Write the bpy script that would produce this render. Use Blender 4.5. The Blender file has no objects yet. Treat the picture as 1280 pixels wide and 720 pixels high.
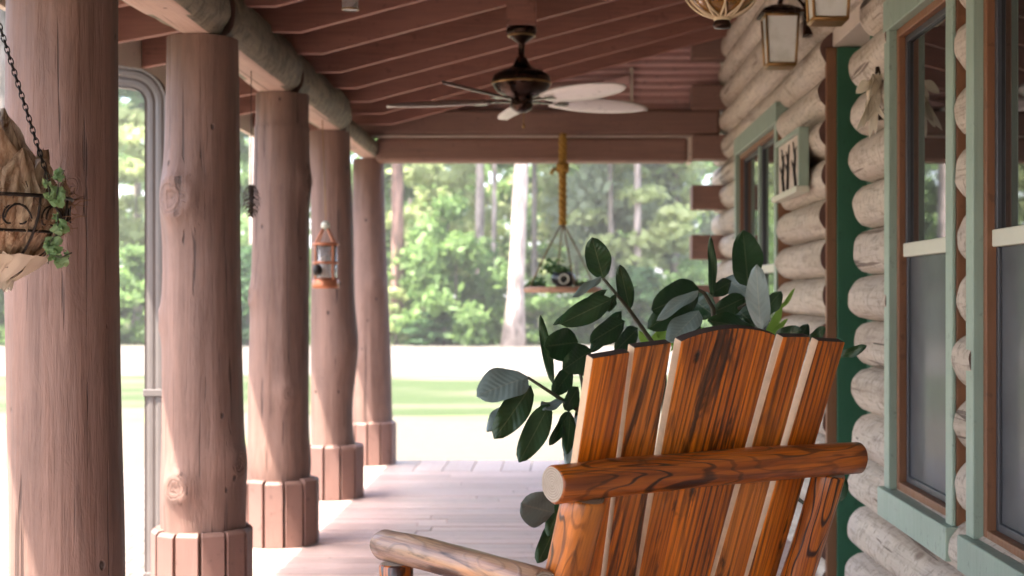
import bpy, math, random
import numpy as np
from mathutils import Vector, Matrix, noise as mnoise
R = math.radians
random.seed(7); rng = np.random.default_rng(7)
sc = bpy.context.scene
COL = sc.collection
V = Vector

# ------------------------------------------------------------------ camera numbers
EYE = 1.3; FPX = 1800.0; VX = 705.0; VY = 370.0
def at(px, py, Y):                       # a pixel of the 1280x720 photograph at depth Y -> world point
    return V(((px-VX)/FPX*Y, Y, EYE-(py-VY)/FPX*Y))

# ------------------------------------------------------------------ objects
def tag(o, label=None, cat=None, group=None, kind=None):
    if label: o['label'] = label
    if cat: o['category'] = cat
    if group: o['group'] = group
    if kind: o['kind'] = kind
    return o
def empty(name, loc, label, cat, group=None, rz=0):
    o = bpy.data.objects.new(name, None); COL.objects.link(o)
    o.location = loc; o.rotation_euler = (0, 0, rz); o.empty_display_size = .1
    return tag(o, label, cat, group)
def children(o): return [c for c in bpy.data.objects if c.parent == o]
def copy_tree(o, parent=None):
    c = o.copy(); COL.objects.link(c)
    if parent: c.parent = parent
    for ch in list(o.children): copy_tree(ch, c)
    return c

class MB:
    def __init__(s): s.v = []; s.f = []; s.m = []; s.sm = []
    def add(s, vs, fs, mi=0, smooth=False):
        b = len(s.v); s.v += [tuple(p) for p in vs]
        for f in fs: s.f.append([b+i for i in f]); s.m.append(mi); s.sm.append(smooth)
    def box(s, lo, hi, mi=0, M=None):
        x0,y0,z0 = lo; x1,y1,z1 = hi
        vs = [V(p) for p in ((x0,y0,z0),(x1,y0,z0),(x1,y1,z0),(x0,y1,z0),(x0,y0,z1),(x1,y0,z1),(x1,y1,z1),(x0,y1,z1))]
        if M is not None: vs = [M @ p for p in vs]
        s.add(vs, [(0,3,2,1),(4,5,6,7),(0,1,5,4),(1,2,6,5),(2,3,7,6),(3,0,4,7)], mi)
    def prism(s, poly, a, b, axis='Y', mi=0):          # poly in the two other axes, extruded along axis
        n = len(poly)
        def P(p, t):
            return {'Y': (p[0], t, p[1]), 'X': (t, p[0], p[1]), 'Z': (p[0], p[1], t)}[axis]
        vs = [P(p, a) for p in poly] + [P(p, b) for p in poly]
        fs = [tuple(range(n)), tuple(range(2*n-1, n-1, -1))] + [(i, i+n, (i+1)%n+n, (i+1)%n) for i in range(n)]
        s.add(vs, fs, mi)
    def tube(s, pts, rad, seg=8, mi=0, caps=True, capmi=None, jit=0.0, flat=1.0):
        pts = [V(p) for p in pts]; n = len(pts)
        if not hasattr(rad, '__len__'): rad = [rad]*n
        up = V((0,0,1)); d0 = (pts[1]-pts[0]).normalized()
        if abs(d0.dot(up)) > .95: up = V((0,1,0))
        u = (up - d0*up.dot(d0)).normalized(); vs = []
        for i in range(n):
            d = (pts[min(i+1,n-1)]-pts[max(i-1,0)]).normalized()
            u = (u - d*u.dot(d)).normalized(); w = d.cross(u)
            for k in range(seg):
                a = 2*math.pi*k/seg
                r = rad[i]
                if jit: r *= 1 + jit*mnoise.noise(V((math.cos(a)*1.3+i*.15, math.sin(a)*1.3, pts[i].length*4)))
                vs.append(pts[i] + u*(r*math.cos(a)) + w*(r*flat*math.sin(a)))
        fs = [(i*seg+k, i*seg+(k+1)%seg, (i+1)*seg+(k+1)%seg, (i+1)*seg+k) for i in range(n-1) for k in range(seg)]
        s.add(vs, fs, mi, True)
        if caps:
            cm = mi if capmi is None else capmi
            b = len(s.v)-len(vs)
            s.f.append([b+k for k in range(seg-1,-1,-1)]); s.m.append(cm); s.sm.append(False)
            s.f.append([b+(n-1)*seg+k for k in range(seg)]); s.m.append(cm); s.sm.append(False)
    def lathe(s, prof, c=(0,0,0), seg=24, mi=0, a0=0.0, a1=2*math.pi):
        full = abs(a1-a0-2*math.pi) < 1e-6; ns = seg if full else seg+1
        vs = []
        for (r,z) in prof:
            for k in range(ns):
                a = a0+(a1-a0)*k/seg
                vs.append((c[0]+r*math.cos(a), c[1]+r*math.sin(a), c[2]+z))
        fs = [(i*ns+k, i*ns+(k+1)%ns, (i+1)*ns+(k+1)%ns, (i+1)*ns+k) for i in range(len(prof)-1) for k in range(seg)]
        s.add(vs, fs, mi, True)
    def torus(s, c, Rr, r, seg=20, ts=6, M=None, mi=0, sx=1.0):
        vs = []
        for i in range(seg):
            a = 2*math.pi*i/seg
            for k in range(ts):
                b = 2*math.pi*k/ts
                p = V(((Rr+r*math.cos(b))*math.cos(a)*sx, (Rr+r*math.cos(b))*math.sin(a), r*math.sin(b)))
                if M is not None: p = M @ p
                vs.append(p+V(c))
        fs = [(i*ts+k, ((i+1)%seg)*ts+k, ((i+1)%seg)*ts+(k+1)%ts, i*ts+(k+1)%ts) for i in range(seg) for k in range(ts)]
        s.add(vs, fs, mi, True)
    def build(s, name, mats, parent=None, bevel=0, M=None, attr=None):
        me = bpy.data.meshes.new(name)
        if M is not None: s.v = [tuple(M @ V(p)) for p in s.v]
        me.from_pydata(s.v, [], s.f)
        if not isinstance(mats, (list, tuple)): mats = [mats]
        for m in mats: me.materials.append(m)
        me.polygons.foreach_set('material_index', s.m)
        me.polygons.foreach_set('use_smooth', s.sm)
        if attr:
            a = me.attributes.new(attr[0], 'FLOAT', 'POINT'); a.data.foreach_set('value', attr[1])
        me.update()
        o = bpy.data.objects.new(name, me); COL.objects.link(o)
        if parent is not None:
            o.parent = parent
        if bevel:
            b = o.modifiers.new('bevel', 'BEVEL'); b.width = bevel; b.segments = 2; b.limit_method = 'ANGLE'; b.angle_limit = R(40)
        return o
def part(mb, name, mats, root, bevel=0, attr=None):      # vertices given in world space -> child of root
    M = (Matrix.Translation(root.location) @ root.rotation_euler.to_matrix().to_4x4()).inverted()
    return mb.build(name, mats, root, bevel, M, attr)
def axis_frame(p0, p1):                                   # local Z along p0->p1
    d = (V(p1)-V(p0)).normalized()
    q = d.to_track_quat('Z', 'Y'); return Matrix.Translation(V(p0)) @ q.to_matrix().to_4x4()
def pole(name, p0, p1, r0, r1, mats, root, seg=20, n=14, bend=.0, jit=.10, seed=0, flatbot=None):
    """a log whose own Z runs along it (so its grain does too); end faces carry mats[1]"""
    p0, p1 = V(p0), V(p1); L = (p1-p0).length
    rs = random.Random(seed); mb = MB(); pts = []; rad = []
    bx, by = rs.uniform(-1,1)*bend, rs.uniform(-1,1)*bend
    c = min(.006, r0*.12)
    ts = [0, c/L] + [i/n for i in range(1,n)] + [1-c/L, 1]
    for k, t in enumerate(ts):
        w = math.sin(math.pi*t)
        pts.append(V((bx*w, by*w, L*t))); r = r0+(r1-r0)*t
        rad.append(r*(.90 if k in (0, len(ts)-1) else 1))
    mb.tube(pts, rad, seg, 0, True, 1, jit)
    if flatbot is not None:
        pass
    o = mb.build(name, mats, None)
    W = axis_frame(p0, p1)
    if root is not None:
        o.parent = root
        o.matrix_basis = (Matrix.Translation(root.location) @ root.rotation_euler.to_matrix().to_4x4()).inverted() @ W
    else: o.matrix_basis = W
    return o

# ------------------------------------------------------------------ material nodes
class NT:
    def __init__(s, name):
        s.m = bpy.data.materials.new(name); s.m.use_nodes = True
        s.t = s.m.node_tree; s.t.nodes.clear()
        s.out = s.t.nodes.new('ShaderNodeOutputMaterial')
    def n(s, ty, **kw):
        x = s.t.nodes.new(ty)
        for k, v in kw.items(): setattr(x, k, v)
        return x
    def put(s, sock, v):
        if hasattr(v, 'links') or isinstance(v, bpy.types.NodeSocket): s.t.links.new(v, sock)
        else:
            if hasattr(sock.default_value, '__len__') and not isinstance(v, (int,float)) and len(sock.default_value) == 4 and len(v) == 3: v = (*v, 1)
            sock.default_value = v
    def coords(s, scale=(1,1,1), rand=True, src='Object', loc=(0,0,0)):
        tc = s.n('ShaderNodeTexCoord').outputs[src]
        mp = s.n('ShaderNodeMapping'); s.t.links.new(tc, mp.inputs['Vector']); mp.inputs['Scale'].default_value = scale; mp.inputs['Location'].default_value = loc
        if not rand: return mp.outputs[0]
        oi = s.n('ShaderNodeObjectInfo').outputs['Random']
        a = s.n('ShaderNodeVectorMath', operation='MULTIPLY_ADD')
        cb = s.n('ShaderNodeCombineXYZ')
        for i in range(3): s.t.links.new(oi, cb.inputs[i])
        s.t.links.new(cb.outputs[0], a.inputs[0]); a.inputs[1].default_value = (37,53,71); s.t.links.new(mp.outputs[0], a.inputs[2])
        return a.outputs[0]
    def noise(s, vec, scale=5, detail=4, rough=.55, dist=0):
        x = s.n('ShaderNodeTexNoise'); s.put(x.inputs['Vector'], vec)
        x.inputs['Scale'].default_value = scale; x.inputs['Detail'].default_value = detail
        x.inputs['Roughness'].default_value = rough; x.inputs['Distortion'].default_value = dist
        return x.outputs['Fac']
    def vor(s, vec, scale=5, feature='F1', out='Distance', rnd=1):
        x = s.n('ShaderNodeTexVoronoi', feature=feature); s.put(x.inputs['Vector'], vec); x.inputs['Scale'].default_value = scale
        x.inputs['Randomness'].default_value = rnd
        return x.outputs[out]
    def wave(s, vec, scale, dist, detail=2, dscale=1, ty='RINGS', d='Z'):
        x = s.n('ShaderNodeTexWave', wave_type=ty)
        if ty == 'RINGS': x.rings_direction = d
        else: x.bands_direction = d
        s.put(x.inputs['Vector'], vec); x.inputs['Scale'].default_value = scale; x.inputs['Distortion'].default_value = dist
        x.inputs['Detail'].default_value = detail; x.inputs['Detail Scale'].default_value = dscale
        return x.outputs['Fac']
    def ramp(s, fac, stops, interp='LINEAR'):
        x = s.n('ShaderNodeValToRGB'); s.put(x.inputs[0], fac); cr = x.color_ramp; cr.interpolation = interp
        while len(cr.elements) < len(stops): cr.elements.new(.5)
        for e, (p, c) in zip(cr.elements, stops):
            e.position = p; e.color = (c,c,c,1) if isinstance(c,(int,float)) else (*c,1)
        return x.outputs[0]
    def mix(s, fac, a, b, mode='MIX'):
        x = s.n('ShaderNodeMix', data_type='RGBA', blend_type=mode)
        s.put(x.inputs[0], fac); s.put(x.inputs[6], a); s.put(x.inputs[7], b)
        return x.outputs[2]
    def math(s, op, a, b=0.5, c=None):
        x = s.n('ShaderNodeMath', operation=op); s.put(x.inputs[0], a); s.put(x.inputs[1], b)
        if c is not None: s.put(x.inputs[2], c)
        return x.outputs[0]
    def bump(s, h, strength=.3, dist=.01, prev=None):
        x = s.n('ShaderNodeBump'); s.put(x.inputs['Height'], h); x.inputs['Strength'].default_value = strength; x.inputs['Distance'].default_value = dist
        if prev is not None: s.t.links.new(prev, x.inputs['Normal'])
        return x.outputs[0]
    def island(s): return s.n('ShaderNodeNewGeometry').outputs['Random Per Island']
    def attr(s, nm): return s.n('ShaderNodeAttribute', attribute_name=nm).outputs['Fac']
    def bsdf(s, col, rough=.6, nrm=None, spec=.5, metal=0, coat=0, **kw):
        p = s.n('ShaderNodeBsdfPrincipled'); s.put(p.inputs['Base Color'], col); s.put(p.inputs['Roughness'], rough)
        p.inputs['Specular IOR Level'].default_value = spec; p.inputs['Metallic'].default_value = metal
        p.inputs['Coat Weight'].default_value = coat; p.inputs['Coat Roughness'].default_value = .12
        for k, v in kw.items(): s.put(p.inputs[k], v)
        if nrm is not None: s.t.links.new(nrm, p.inputs['Normal'])
        s.t.links.new(p.outputs[0], s.out.inputs[0]); return s.m
def hue(c, f): return tuple(x*f for x in c)

def stained_log(name, col, axis='Z', knots=False, crack=True, rough=.62, vary=.22, streak=1.0, mottle=0):
    t = NT(name); S = {'Z': (1,1,.07), 'Y': (1,.07,1), 'X': (.07,1,1)}[axis]
    v = t.coords(S); v1 = t.coords((1,1,1))
    big = t.noise(v1, 2.2, 4, .6); fine = t.noise(v, 55, 5, .65, .4); mid = t.noise(v, 14, 4, .6, .6)
    c = t.mix(t.ramp(mid, [(.25,0),(.75,1)]), hue(col, 1-vary), hue(col, 1+vary))
    c = t.mix(t.math('MULTIPLY', t.ramp(fine, [(.50,0),(.72,1)]), .35*streak), c, hue(col, .5))
    c = t.mix(t.ramp(big, [(.35,0),(.72,.55)]), c, hue((col[0]*1.05, col[1]*1.12, col[2]*1.16), 1.3))
    h = t.math('ADD', t.math('MULTIPLY', fine, .4), t.math('MULTIPLY', mid, .8))
    if mottle:
        mo = t.ramp(t.noise(v1 if mottle > .5 else t.coords((1,1,.3)), 11, 6, .72, .6), [(.47,0),(.60,1)])
        c = t.mix(t.math('MULTIPLY', mo, mottle), c, hue(col, .38)); h = t.math('SUBTRACT', h, t.math('MULTIPLY', mo, .7*mottle))
    if crack:
        cv = t.noise(t.coords({'Z':(1,1,.025),'Y':(1,.025,1),'X':(.025,1,1)}[axis]), 30, 3, .6, .8)
        ck = t.ramp(cv, [(.325,1),(.37,0)])
        c = t.mix(t.math('MULTIPLY', ck, .75), c, hue(col, .22))
        h = t.math('SUBTRACT', h, t.math('MULTIPLY', ck, .7))
        sp = t.vor(t.coords((1,1,.6) if axis == 'Z' else (1,1,1)), 9)
        pit = t.ramp(sp, [(.055,1),(.09,0)])
        c = t.mix(t.math('MULTIPLY', pit, .8), c, hue(col, .15)); h = t.math('SUBTRACT', h, pit)
    if knots:
        kd = t.attr('knot')
        rings = t.math('SINE', t.math('MULTIPLY', t.math('ADD', kd, t.math('MULTIPLY', t.noise(v1, 16, 3), 1.1)), 17))
        inside = t.ramp(kd, [(.0,1),(.8,1),(1.0,0)])
        dk = t.math('MULTIPLY', t.ramp(rings, [(.35,0),(.8,1)]), inside)
        c = t.mix(t.math('MULTIPLY', dk, .22), c, hue(col, .5))
        c = t.mix(t.math('MULTIPLY', t.ramp(kd, [(.0,.8),(.22,0)]), .5), c, hue(col, .35))
        h = t.math('SUBTRACT', h, t.math('MULTIPLY', dk, .5))
    return t.bsdf(c, t.ramp(mid, [(.2,rough-.1),(.8,rough+.15)]), t.bump(h, .8, .010), .35)

def painted_board(name, col, axis='X', rough=.5, vary=.15, worn=None, island=True):
    t = NT(name); S = {'Z': (1,1,.06), 'Y': (1,.06,1), 'X': (.06,1,1)}[axis]
    v = t.coords(S); big = t.noise(t.coords((1,1,1)), 1.6, 5, .6); fine = t.noise(v, 60, 5, .6, .3)
    c = t.mix(fine, hue(col, 1-vary), hue(col, 1+vary))
    if island:
        c = t.mix(t.math('MULTIPLY', t.island(), .75), c, hue(col, .66))
    c = t.mix(t.ramp(big, [(.42,0),(.75,.5)]), c, worn or hue(col, 1.35))
    sp = t.ramp(t.noise(t.coords((1,1,1)), 24, 3, .6), [(.30,1),(.38,0)])
    c = t.mix(t.math('MULTIPLY', sp, .4), c, hue(col, .35))
    return t.bsdf(c, t.ramp(fine, [(.3,rough-.08),(.7,rough+.14)]), t.bump(fine, .35, .004), .4)

def cedar(name, flat=True, ring=20.0, off=(.35,.0,0), light=(.88,.24,.009), dark=(.035,.009,.004), knot=True, rough=.30, wob=.10, figure=1.0):
    t = NT(name)
    base = t.coords((1,1,.09), True)
    loc = t.coords((1,1,.10), False, loc=off)
    x = t.n('ShaderNodeVectorMath', operation='MULTIPLY_ADD')
    cb = t.n('ShaderNodeCombineXYZ'); t.put(cb.inputs[0], t.noise(base, 4.5, 3, .5)); t.put(cb.inputs[1], t.noise(t.coords((1,1,.14)), 3.1, 3)); cb.inputs[2].default_value = 0
    t.t.links.new(cb.outputs[0], x.inputs[0]); x.inputs[1].default_value = (wob,wob,0); t.t.links.new(loc, x.inputs[2])
    w = t.wave(x.outputs[0], ring, 1.6, 3, 2.2)
    fine = t.noise(t.coords((1,1,.018)), 210, 4, .65)
    streak = t.noise(t.coords((1,1,.045)), 34, 4, .6, .3)
    broad = t.noise(t.coords((1,1,.12)), 9, 3, .55, .5)
    mid = (light[0]*.46, light[1]*.37, light[2]*.6)
    c = t.mix(t.ramp(streak, [(.37,0),(.68,1)]), light, mid)
    c = t.mix(t.ramp(broad, [(.42,0),(.72,.8)]), c, hue(mid, .5))
    lines = t.math('MULTIPLY', t.ramp(w, [(.52,0),(.90,1)]), t.ramp(t.noise(t.coords((1,1,.2)), 7, 3), [(.36,.10),(.62,.80 if flat else .3)]))
    c = t.mix(t.math('MULTIPLY', lines, figure), c, dark)
    c = t.mix(t.math('MULTIPLY', t.ramp(fine, [(.50,0),(.70,1)]), .6), c, hue(dark, 1.3))
    c = t.mix(t.math('MULTIPLY', t.ramp(t.noise(t.coords((1,1,.25)), 5.0, 2), [(.52,0),(.70,1)]), .5), c, (.72,.25,.04))
    fv = t.noise(t.coords((1,1,.20) if not flat else (1,.3,.09)), 8.5 if not flat else 7.0, 2.5, .5, .25)
    iso = t.ramp(t.math('SINE', t.math('MULTIPLY', fv, 95 if not flat else 80)), [(.62,0),(.96,1)])
    iso = t.math('MULTIPLY', iso, t.ramp(t.noise(t.coords((1,1,.3)), 6, 2), [(.34,.15),(.54,1)]))
    c = t.mix(t.math('MULTIPLY', iso, .85*figure if not flat else .35), c, hue(dark, .8))
    h = t.math('ADD', t.math('MULTIPLY', t.math('ADD', lines, iso), .6), t.math('MULTIPLY', fine, .5))
    if knot:
        kv = t.coords((1,0 if flat else 1,.50)); d = t.vor(kv, 8.0 if flat else 6.5); d = t.math('ADD', d, t.math('MULTIPLY', t.noise(t.coords((1,1,1)), 34, 3), .09))
        halo = t.ramp(d, [(.12,1),(.34,0)]) if flat else t.ramp(d, [(.10,1),(.24,0)]); core = t.ramp(d, [(.115,1),(.15,0)]) if flat else t.ramp(d, [(.12,1),(.16,0)])
        c = t.mix(t.math('MULTIPLY', halo, .6), c, (.10,.022,.006)); c = t.mix(core, c, (.016,.007,.004))
        blot = t.ramp(t.noise(t.coords((1,1,.20)), 11, 5, .65, .7), [(.565,0),(.63,1)])
        c = t.mix(t.math('MULTIPLY', blot, .85), c, (.020,.008,.004))
        h = t.math('SUBTRACT', h, t.math('MULTIPLY', core, 1.5))
    return t.bsdf(c, t.ramp(fine, [(.3,rough),(.7,rough+.15)]), t.bump(h, .4, .003), .45, coat=.22)

def endgrain(name, light=(.50,.40,.30), dark=(.16,.10,.06), scale=26):
    t = NT(name); v = t.coords((1,1,.0), False)
    w = t.wave(v, scale, 1.2, 2, 4)
    c = t.mix(w, dark, light); c = t.mix(t.ramp(t.noise(v, 60, 4), [(.4,0),(.8,.5)]), c, hue(dark, .8))
    return t.bsdf(c, .75, t.bump(w, .3, .003), .3)
def plain(name, col, rough=.5, metal=0, spec=.5, vary=.12, sc_=14, coat=0, **kw):
    t = NT(name); n = t.noise(t.coords((1,1,1)), sc_, 4)
    return t.bsdf(t.mix(n, hue(col, 1-vary), hue(col, 1+vary)), t.ramp(n, [(.3,max(.02,rough-.06)),(.7,min(1,rough+.08))]), t.bump(n, .08, .003), spec, metal, coat, **kw)
def leafmat(name, cols, trans=.35, rough=.5, spec=.35):
    t = NT(name); p = t.n('ShaderNodeBsdfPrincipled')
    isl = t.island()
    c = t.ramp(isl, [(i/(len(cols)-1), k) for i, k in enumerate(cols)])
    c = t.mix(t.ramp(t.noise(t.coords((1,1,1)), 1.1, 3), [(.35,0),(.7,.5)]), c, hue(cols[-1], 1.25))
    t.put(p.inputs['Base Color'], c); p.inputs['Roughness'].default_value = rough; p.inputs['Specular IOR Level'].default_value = spec
    tr = t.n('ShaderNodeBsdfTranslucent'); t.put(tr.inputs[0], t.mix(.5, c, hue(cols[-1], 1.6)))
    mx = t.n('ShaderNodeMixShader'); mx.inputs[0].default_value = trans
    t.t.links.new(p.outputs[0], mx.inputs[1]); t.t.links.new(tr.outputs[0], mx.inputs[2]); t.t.links.new(mx.outputs[0], t.out.inputs[0])
    return t.m

M = {}
M['post'] = stained_log('post_stain', (.185,.106,.080), 'Z', knots=True, vary=.42, streak=1.8, mottle=.13)
M['stave'] = painted_board('stave_paint', (.215,.120,.094), 'Z', .55, .2)
M['beamlog'] = stained_log('beam_bark', (.195,.155,.105), 'Y', vary=.55, streak=1.6, mottle=.7)
M['beamflat'] = stained_log('beam_hewn', (.42,.27,.21), 'Y')
M['rafter'] = painted_board('rafter_stain', (.26,.112,.080), 'X', .6, .55, (.36,.175,.13), island=False)
M['crossbeam'] = painted_board('crossbeam_stain', (.22,.120,.088), 'X', .6, .38, (.30,.18,.135), island=False)
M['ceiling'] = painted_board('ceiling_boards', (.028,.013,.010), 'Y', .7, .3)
M['siding'] = painted_board('gable_siding', (.60,.37,.335), 'X', .5, .1, island=False)
M['palewood'] = painted_board('pale_trim', (.55,.45,.36), 'X', .6, .12, island=False)
M['floor'] = painted_board('deck_paint', (.57,.405,.355), 'X', .34, .16, (.66,.52,.475))
M['floor_y'] = painted_board('deck_edge_paint', (.58,.44,.39), 'Y', .36, .16, (.66,.54,.49))
M['walllog'] = None
t = NT('weathered_wall_log'); v = t.coords((1,.06,1)); v1 = t.coords((1,1,1))
mid = t.noise(v, 11, 5, .6, .5); fine = t.noise(v, 70, 5, .65); big = t.noise(v1, 1.7, 4, .6); gr = t.noise(v1, 30, 5, .65)
c = t.mix(t.ramp(mid, [(.3,0),(.7,1)]), (.38,.30,.22), (.66,.57,.455))
c = t.mix(t.math('MULTIPLY', t.island(), .45), c, (.42,.335,.265))
c = t.mix(t.ramp(big, [(.45,0),(.75,.55)]), c, (.50,.44,.39))
c = t.mix(t.math('MULTIPLY', t.ramp(fine, [(.52,0),(.66,1)]), .45), c, (.15,.105,.075))
st = t.noise(t.coords((1,.5,1)), 5, 4, .7, .8)
c = t.mix(t.ramp(st, [(.58,0),(.70,.6)]), c, (.20,.145,.10))
c = t.mix(t.math('MULTIPLY', t.ramp(gr, [(.52,0),(.66,1)]), .55), c, (.12,.085,.06))
ck = t.ramp(t.noise(t.coords((1,.03,1)), 22, 3, .6, .8), [(.33,1),(.355,0)])
c = t.mix(t.math('MULTIPLY', ck, .8), c, (.12,.08,.06))
kn = t.math('ADD', t.vor(t.coords((1,.5,1)), 3.1), t.math('MULTIPLY', gr, .06))
c = t.mix(t.ramp(kn, [(.07,.75),(.11,0)]), c, (.17,.11,.075))
h = t.math('SUBTRACT', t.math('ADD', mid, t.math('ADD', t.math('MULTIPLY', fine, .4), t.math('MULTIPLY', gr, .4))), ck)
M['walllog'] = t.bsdf(c, .72, t.bump(h, .8, .010), .3)
M['logend'] = painted_board('dark_log_end', (.105,.050,.036), 'Y', .7, .3, island=False)
M['green_trim'] = painted_board('sage_trim', (.265,.335,.26), 'Z', .42, .12, island=False)
M['green_door'] = painted_board('dark_green_paint', (.030,.105,.055), 'Z', .45, .15, island=False)
M['brown_sash'] = painted_board('brown_sash', (.20,.085,.038), 'Z', .45, .2, island=False)
M['dark_sash'] = plain('dark_sash', (.045,.045,.05), .4)
M['cream'] = plain('cream_rail', (.58,.56,.44), .5)
t = NT('dark_window_glass'); M['glass'] = t.bsdf((.012,.012,.012), .015, None, .9, 0, 0)
t = NT('insect_screen'); n = t.noise(t.coords((1,1,1)), 3, 4); br = t.vor(t.coords((1,1,1), False), 500)
M['screen'] = t.bsdf(t.mix(t.ramp(n, [(.35,0),(.65,1)]), (.026,.029,.032), (.066,.070,.076)), .55, t.bump(br, .2, .001), .5, coat=.3)
M['spout'] = plain('downspout_paint', (.13,.11,.10), .38, .0, .5)
M['iron'] = plain('black_iron', (.025,.018,.014), .5, .5)
M['bronze'] = plain('dark_bronze', (.045,.022,.014), .28, .85, .5)
M['brass'] = plain('aged_brass', (.30,.17,.06), .34, .8)
M['blade_pale'] = painted_board('pale_blade', (.62,.56,.52), 'X', .35, .1, island=False)
M['blade_shaded'] = painted_board('shaded_blade', (.12,.085,.07), 'X', .4, .2, island=False)  # same blades in shadow: the shade is put into this darker colour
M['rope'] = None
t = NT('yellow_rope'); w = t.wave(t.coords((1,1,1), False), 26, 1, 2, 3, 'BANDS', 'DIAGONAL')
M['rope'] = t.bsdf(t.mix(w, (.22,.11,.02), (.52,.30,.06)), .8, t.bump(w, .6, .006), .2)
M['cord'] = plain('jute_cord', (.20,.14,.075), .85)
M['palerope'] = plain('pale_net_rope', (.62,.48,.30), .8)
t = NT('amber_glass'); M['amber'] = t.bsdf((.42,.20,.035), .06, None, .6, 0, .3, **{'Transmission Weight': .55})
t = NT('clear_glass'); M['clear'] = t.bsdf((.92,.94,.92), .05, None, .5, 0, 0, **{'Transmission Weight': .85})
t = NT('frosted_pane'); n = t.noise(t.coords((1,1,1)), 9, 4)
M['frost'] = t.bsdf(t.mix(t.ramp(n, [(.5,0),(.72,.7)]), (.86,.88,.82), (.55,.56,.46)), .18, t.bump(n, .15, .004), .6)
M['candle'] = plain('tan_candle', (.50,.33,.22), .5)
M['copper'] = plain('copper', (.42,.15,.07), .35, .6)
M['cedar_board'] = cedar('varnished_cedar_board')
M['cedar_log'] = cedar('varnished_cedar_log', False, ring=34, off=(.06,.03,0), light=(.64,.175,.012), rough=.27, wob=.34, figure=1.17)
M['cedar_edge'] = plain('sidelit_board_edge', (.60,.40,.24), .5, vary=.25, sc_=40)  # side light on the slat edges is put into this paler colour
M['char'] = plain('weathered_board_top', (.045,.030,.024), .85, vary=.5, sc_=60)
M['endgrain'] = endgrain('log_end_grain', (.40,.335,.26), (.25,.195,.145), 62)
M['cedar_grey'] = cedar('weathered_arm_log', False, ring=26, off=(.06,.03,0), light=(.42,.25,.13), dark=(.07,.04,.028), rough=.42, wob=.2, figure=.5)

# ------------------------------------------------------------------ world, sun, camera
SUN = V((-.72, -.60, 0)).normalized()*math.cos(R(67)) + V((0,0,math.sin(R(67))))
w = bpy.data.worlds.new('World'); sc.world = w; w.use_nodes = True
bg = w.node_tree.nodes['Background']; sky = w.node_tree.nodes.new('ShaderNodeTexSky'); sky.sky_type = 'NISHITA'
sky.sun_disc = False; sky.sun_elevation = R(67); sky.sun_rotation = math.atan2(SUN.x, SUN.y) % (2*math.pi)
sky.dust_density = 4.0; sky.ozone_density = 0.15; sky.air_density = .75
w.node_tree.links.new(sky.outputs[0], bg.inputs[0]); bg.inputs[1].default_value = .15
sd = bpy.data.lights.new('sun', 'SUN'); sd.energy = 3.0; sd.angle = R(.6); sd.color = (1,.95,.87)
so = bpy.data.objects.new('sun', sd); COL.objects.link(so); so.rotation_euler = (-SUN).to_track_quat('-Z','Y').to_euler()
cd = bpy.data.cameras.new('camera'); cam = bpy.data.objects.new('camera', cd); COL.objects.link(cam)
cam.location = (0,0,EYE); cam.rotation_euler = (R(90),0,0)
cd.sensor_width = 36; cd.lens = 36*FPX/1280; cd.clip_end = 2000; cd.clip_start = .05
cd.shift_x = (640-VX)/1280; cd.shift_y = (VY-360)/1280
cd.dof.use_dof = True; cd.dof.focus_distance = 3.4; cd.dof.aperture_fstop = 4.5
sc.camera = cam
sc.view_settings.view_transform = 'Standard'; sc.view_settings.look = 'None'; sc.view_settings.exposure = 3.0; sc.view_settings.gamma = 1
sc.cycles.use_denoising = True; sc.cycles.max_bounces = 9; sc.cycles.diffuse_bounces = 5; sc.cycles.transmission_bounces = 6
sc.cycles.sample_clamp_indirect = 8

# ------------------------------------------------------------------ ground
GZ = -.30
def sheet(name, pts, z, mat):
    mb = MB(); mb.add([(x,y,z) for x,y in pts], [tuple(range(len(pts)))]); o = mb.build(name, mat); tag(o, kind='structure'); return o
def wavy(x0, x1, ya, yb, amp, step=1.5, sd=0):
    n = int((x1-x0)/step); a = []; b = []
    for i in range(n+1):
        x = x0+(x1-x0)*i/n
        a.append((x, ya+amp*mnoise.noise(V((x*.25, sd, 0))))); b.append((x, yb+amp*mnoise.noise(V((x*.25, sd+9, 0)))))
    return a+b[::-1]
t = NT('sandy_ground'); v = t.coords((1,1,1), False)
n1 = t.noise(v, .35, 5, .6); n2 = t.noise(v, 9, 5, .7)
c = t.mix(n2, (.080,.068,.050), (.125,.107,.083)); c = t.mix(t.ramp(n1, [(.52,0),(.66,.6)]), c, (.12,.17,.05))
M['sand'] = t.bsdf(c, .9, t.bump(n2, .3, .02), .2)
t = NT('lawn_grass'); v = t.coords((1,1,1), False)
n1 = t.noise(t.coords((.35,1,1), False), .45, 6, .7); n2 = t.noise(v, 14, 5, .75)
c = t.mix(n2, (.030,.047,.015), (.055,.075,.028)); c = t.mix(t.ramp(n1, [(.46,0),(.60,.9)]), c, (.100,.096,.060))
M['lawn'] = t.bsdf(c, .85, t.bump(n2, .5, .03), .2)
t = NT('pale_road'); v = t.coords((1,1,1), False); n2 = t.noise(v, 2.5, 6, .7)
M['road'] = t.bsdf(t.mix(n2, (.10,.089,.075), (.145,.13,.112)), .9, t.bump(n2, .3, .02), .2)
t = NT('brick_pavers'); br = t.n('ShaderNodeTexBrick'); t.put(br.inputs['Vector'], t.coords((1,1,1), False)); br.inputs['Scale'].default_value = 1
br.inputs['Brick Width'].default_value = .26; br.inputs['Row Height'].default_value = .15; br.inputs['Mortar Size'].default_value = .012
br.inputs['Color1'].default_value = (.13,.115,.10,1); br.inputs['Color2'].default_value = (.165,.147,.13,1); br.inputs['Mortar'].default_value = (.05,.042,.035,1)
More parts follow.
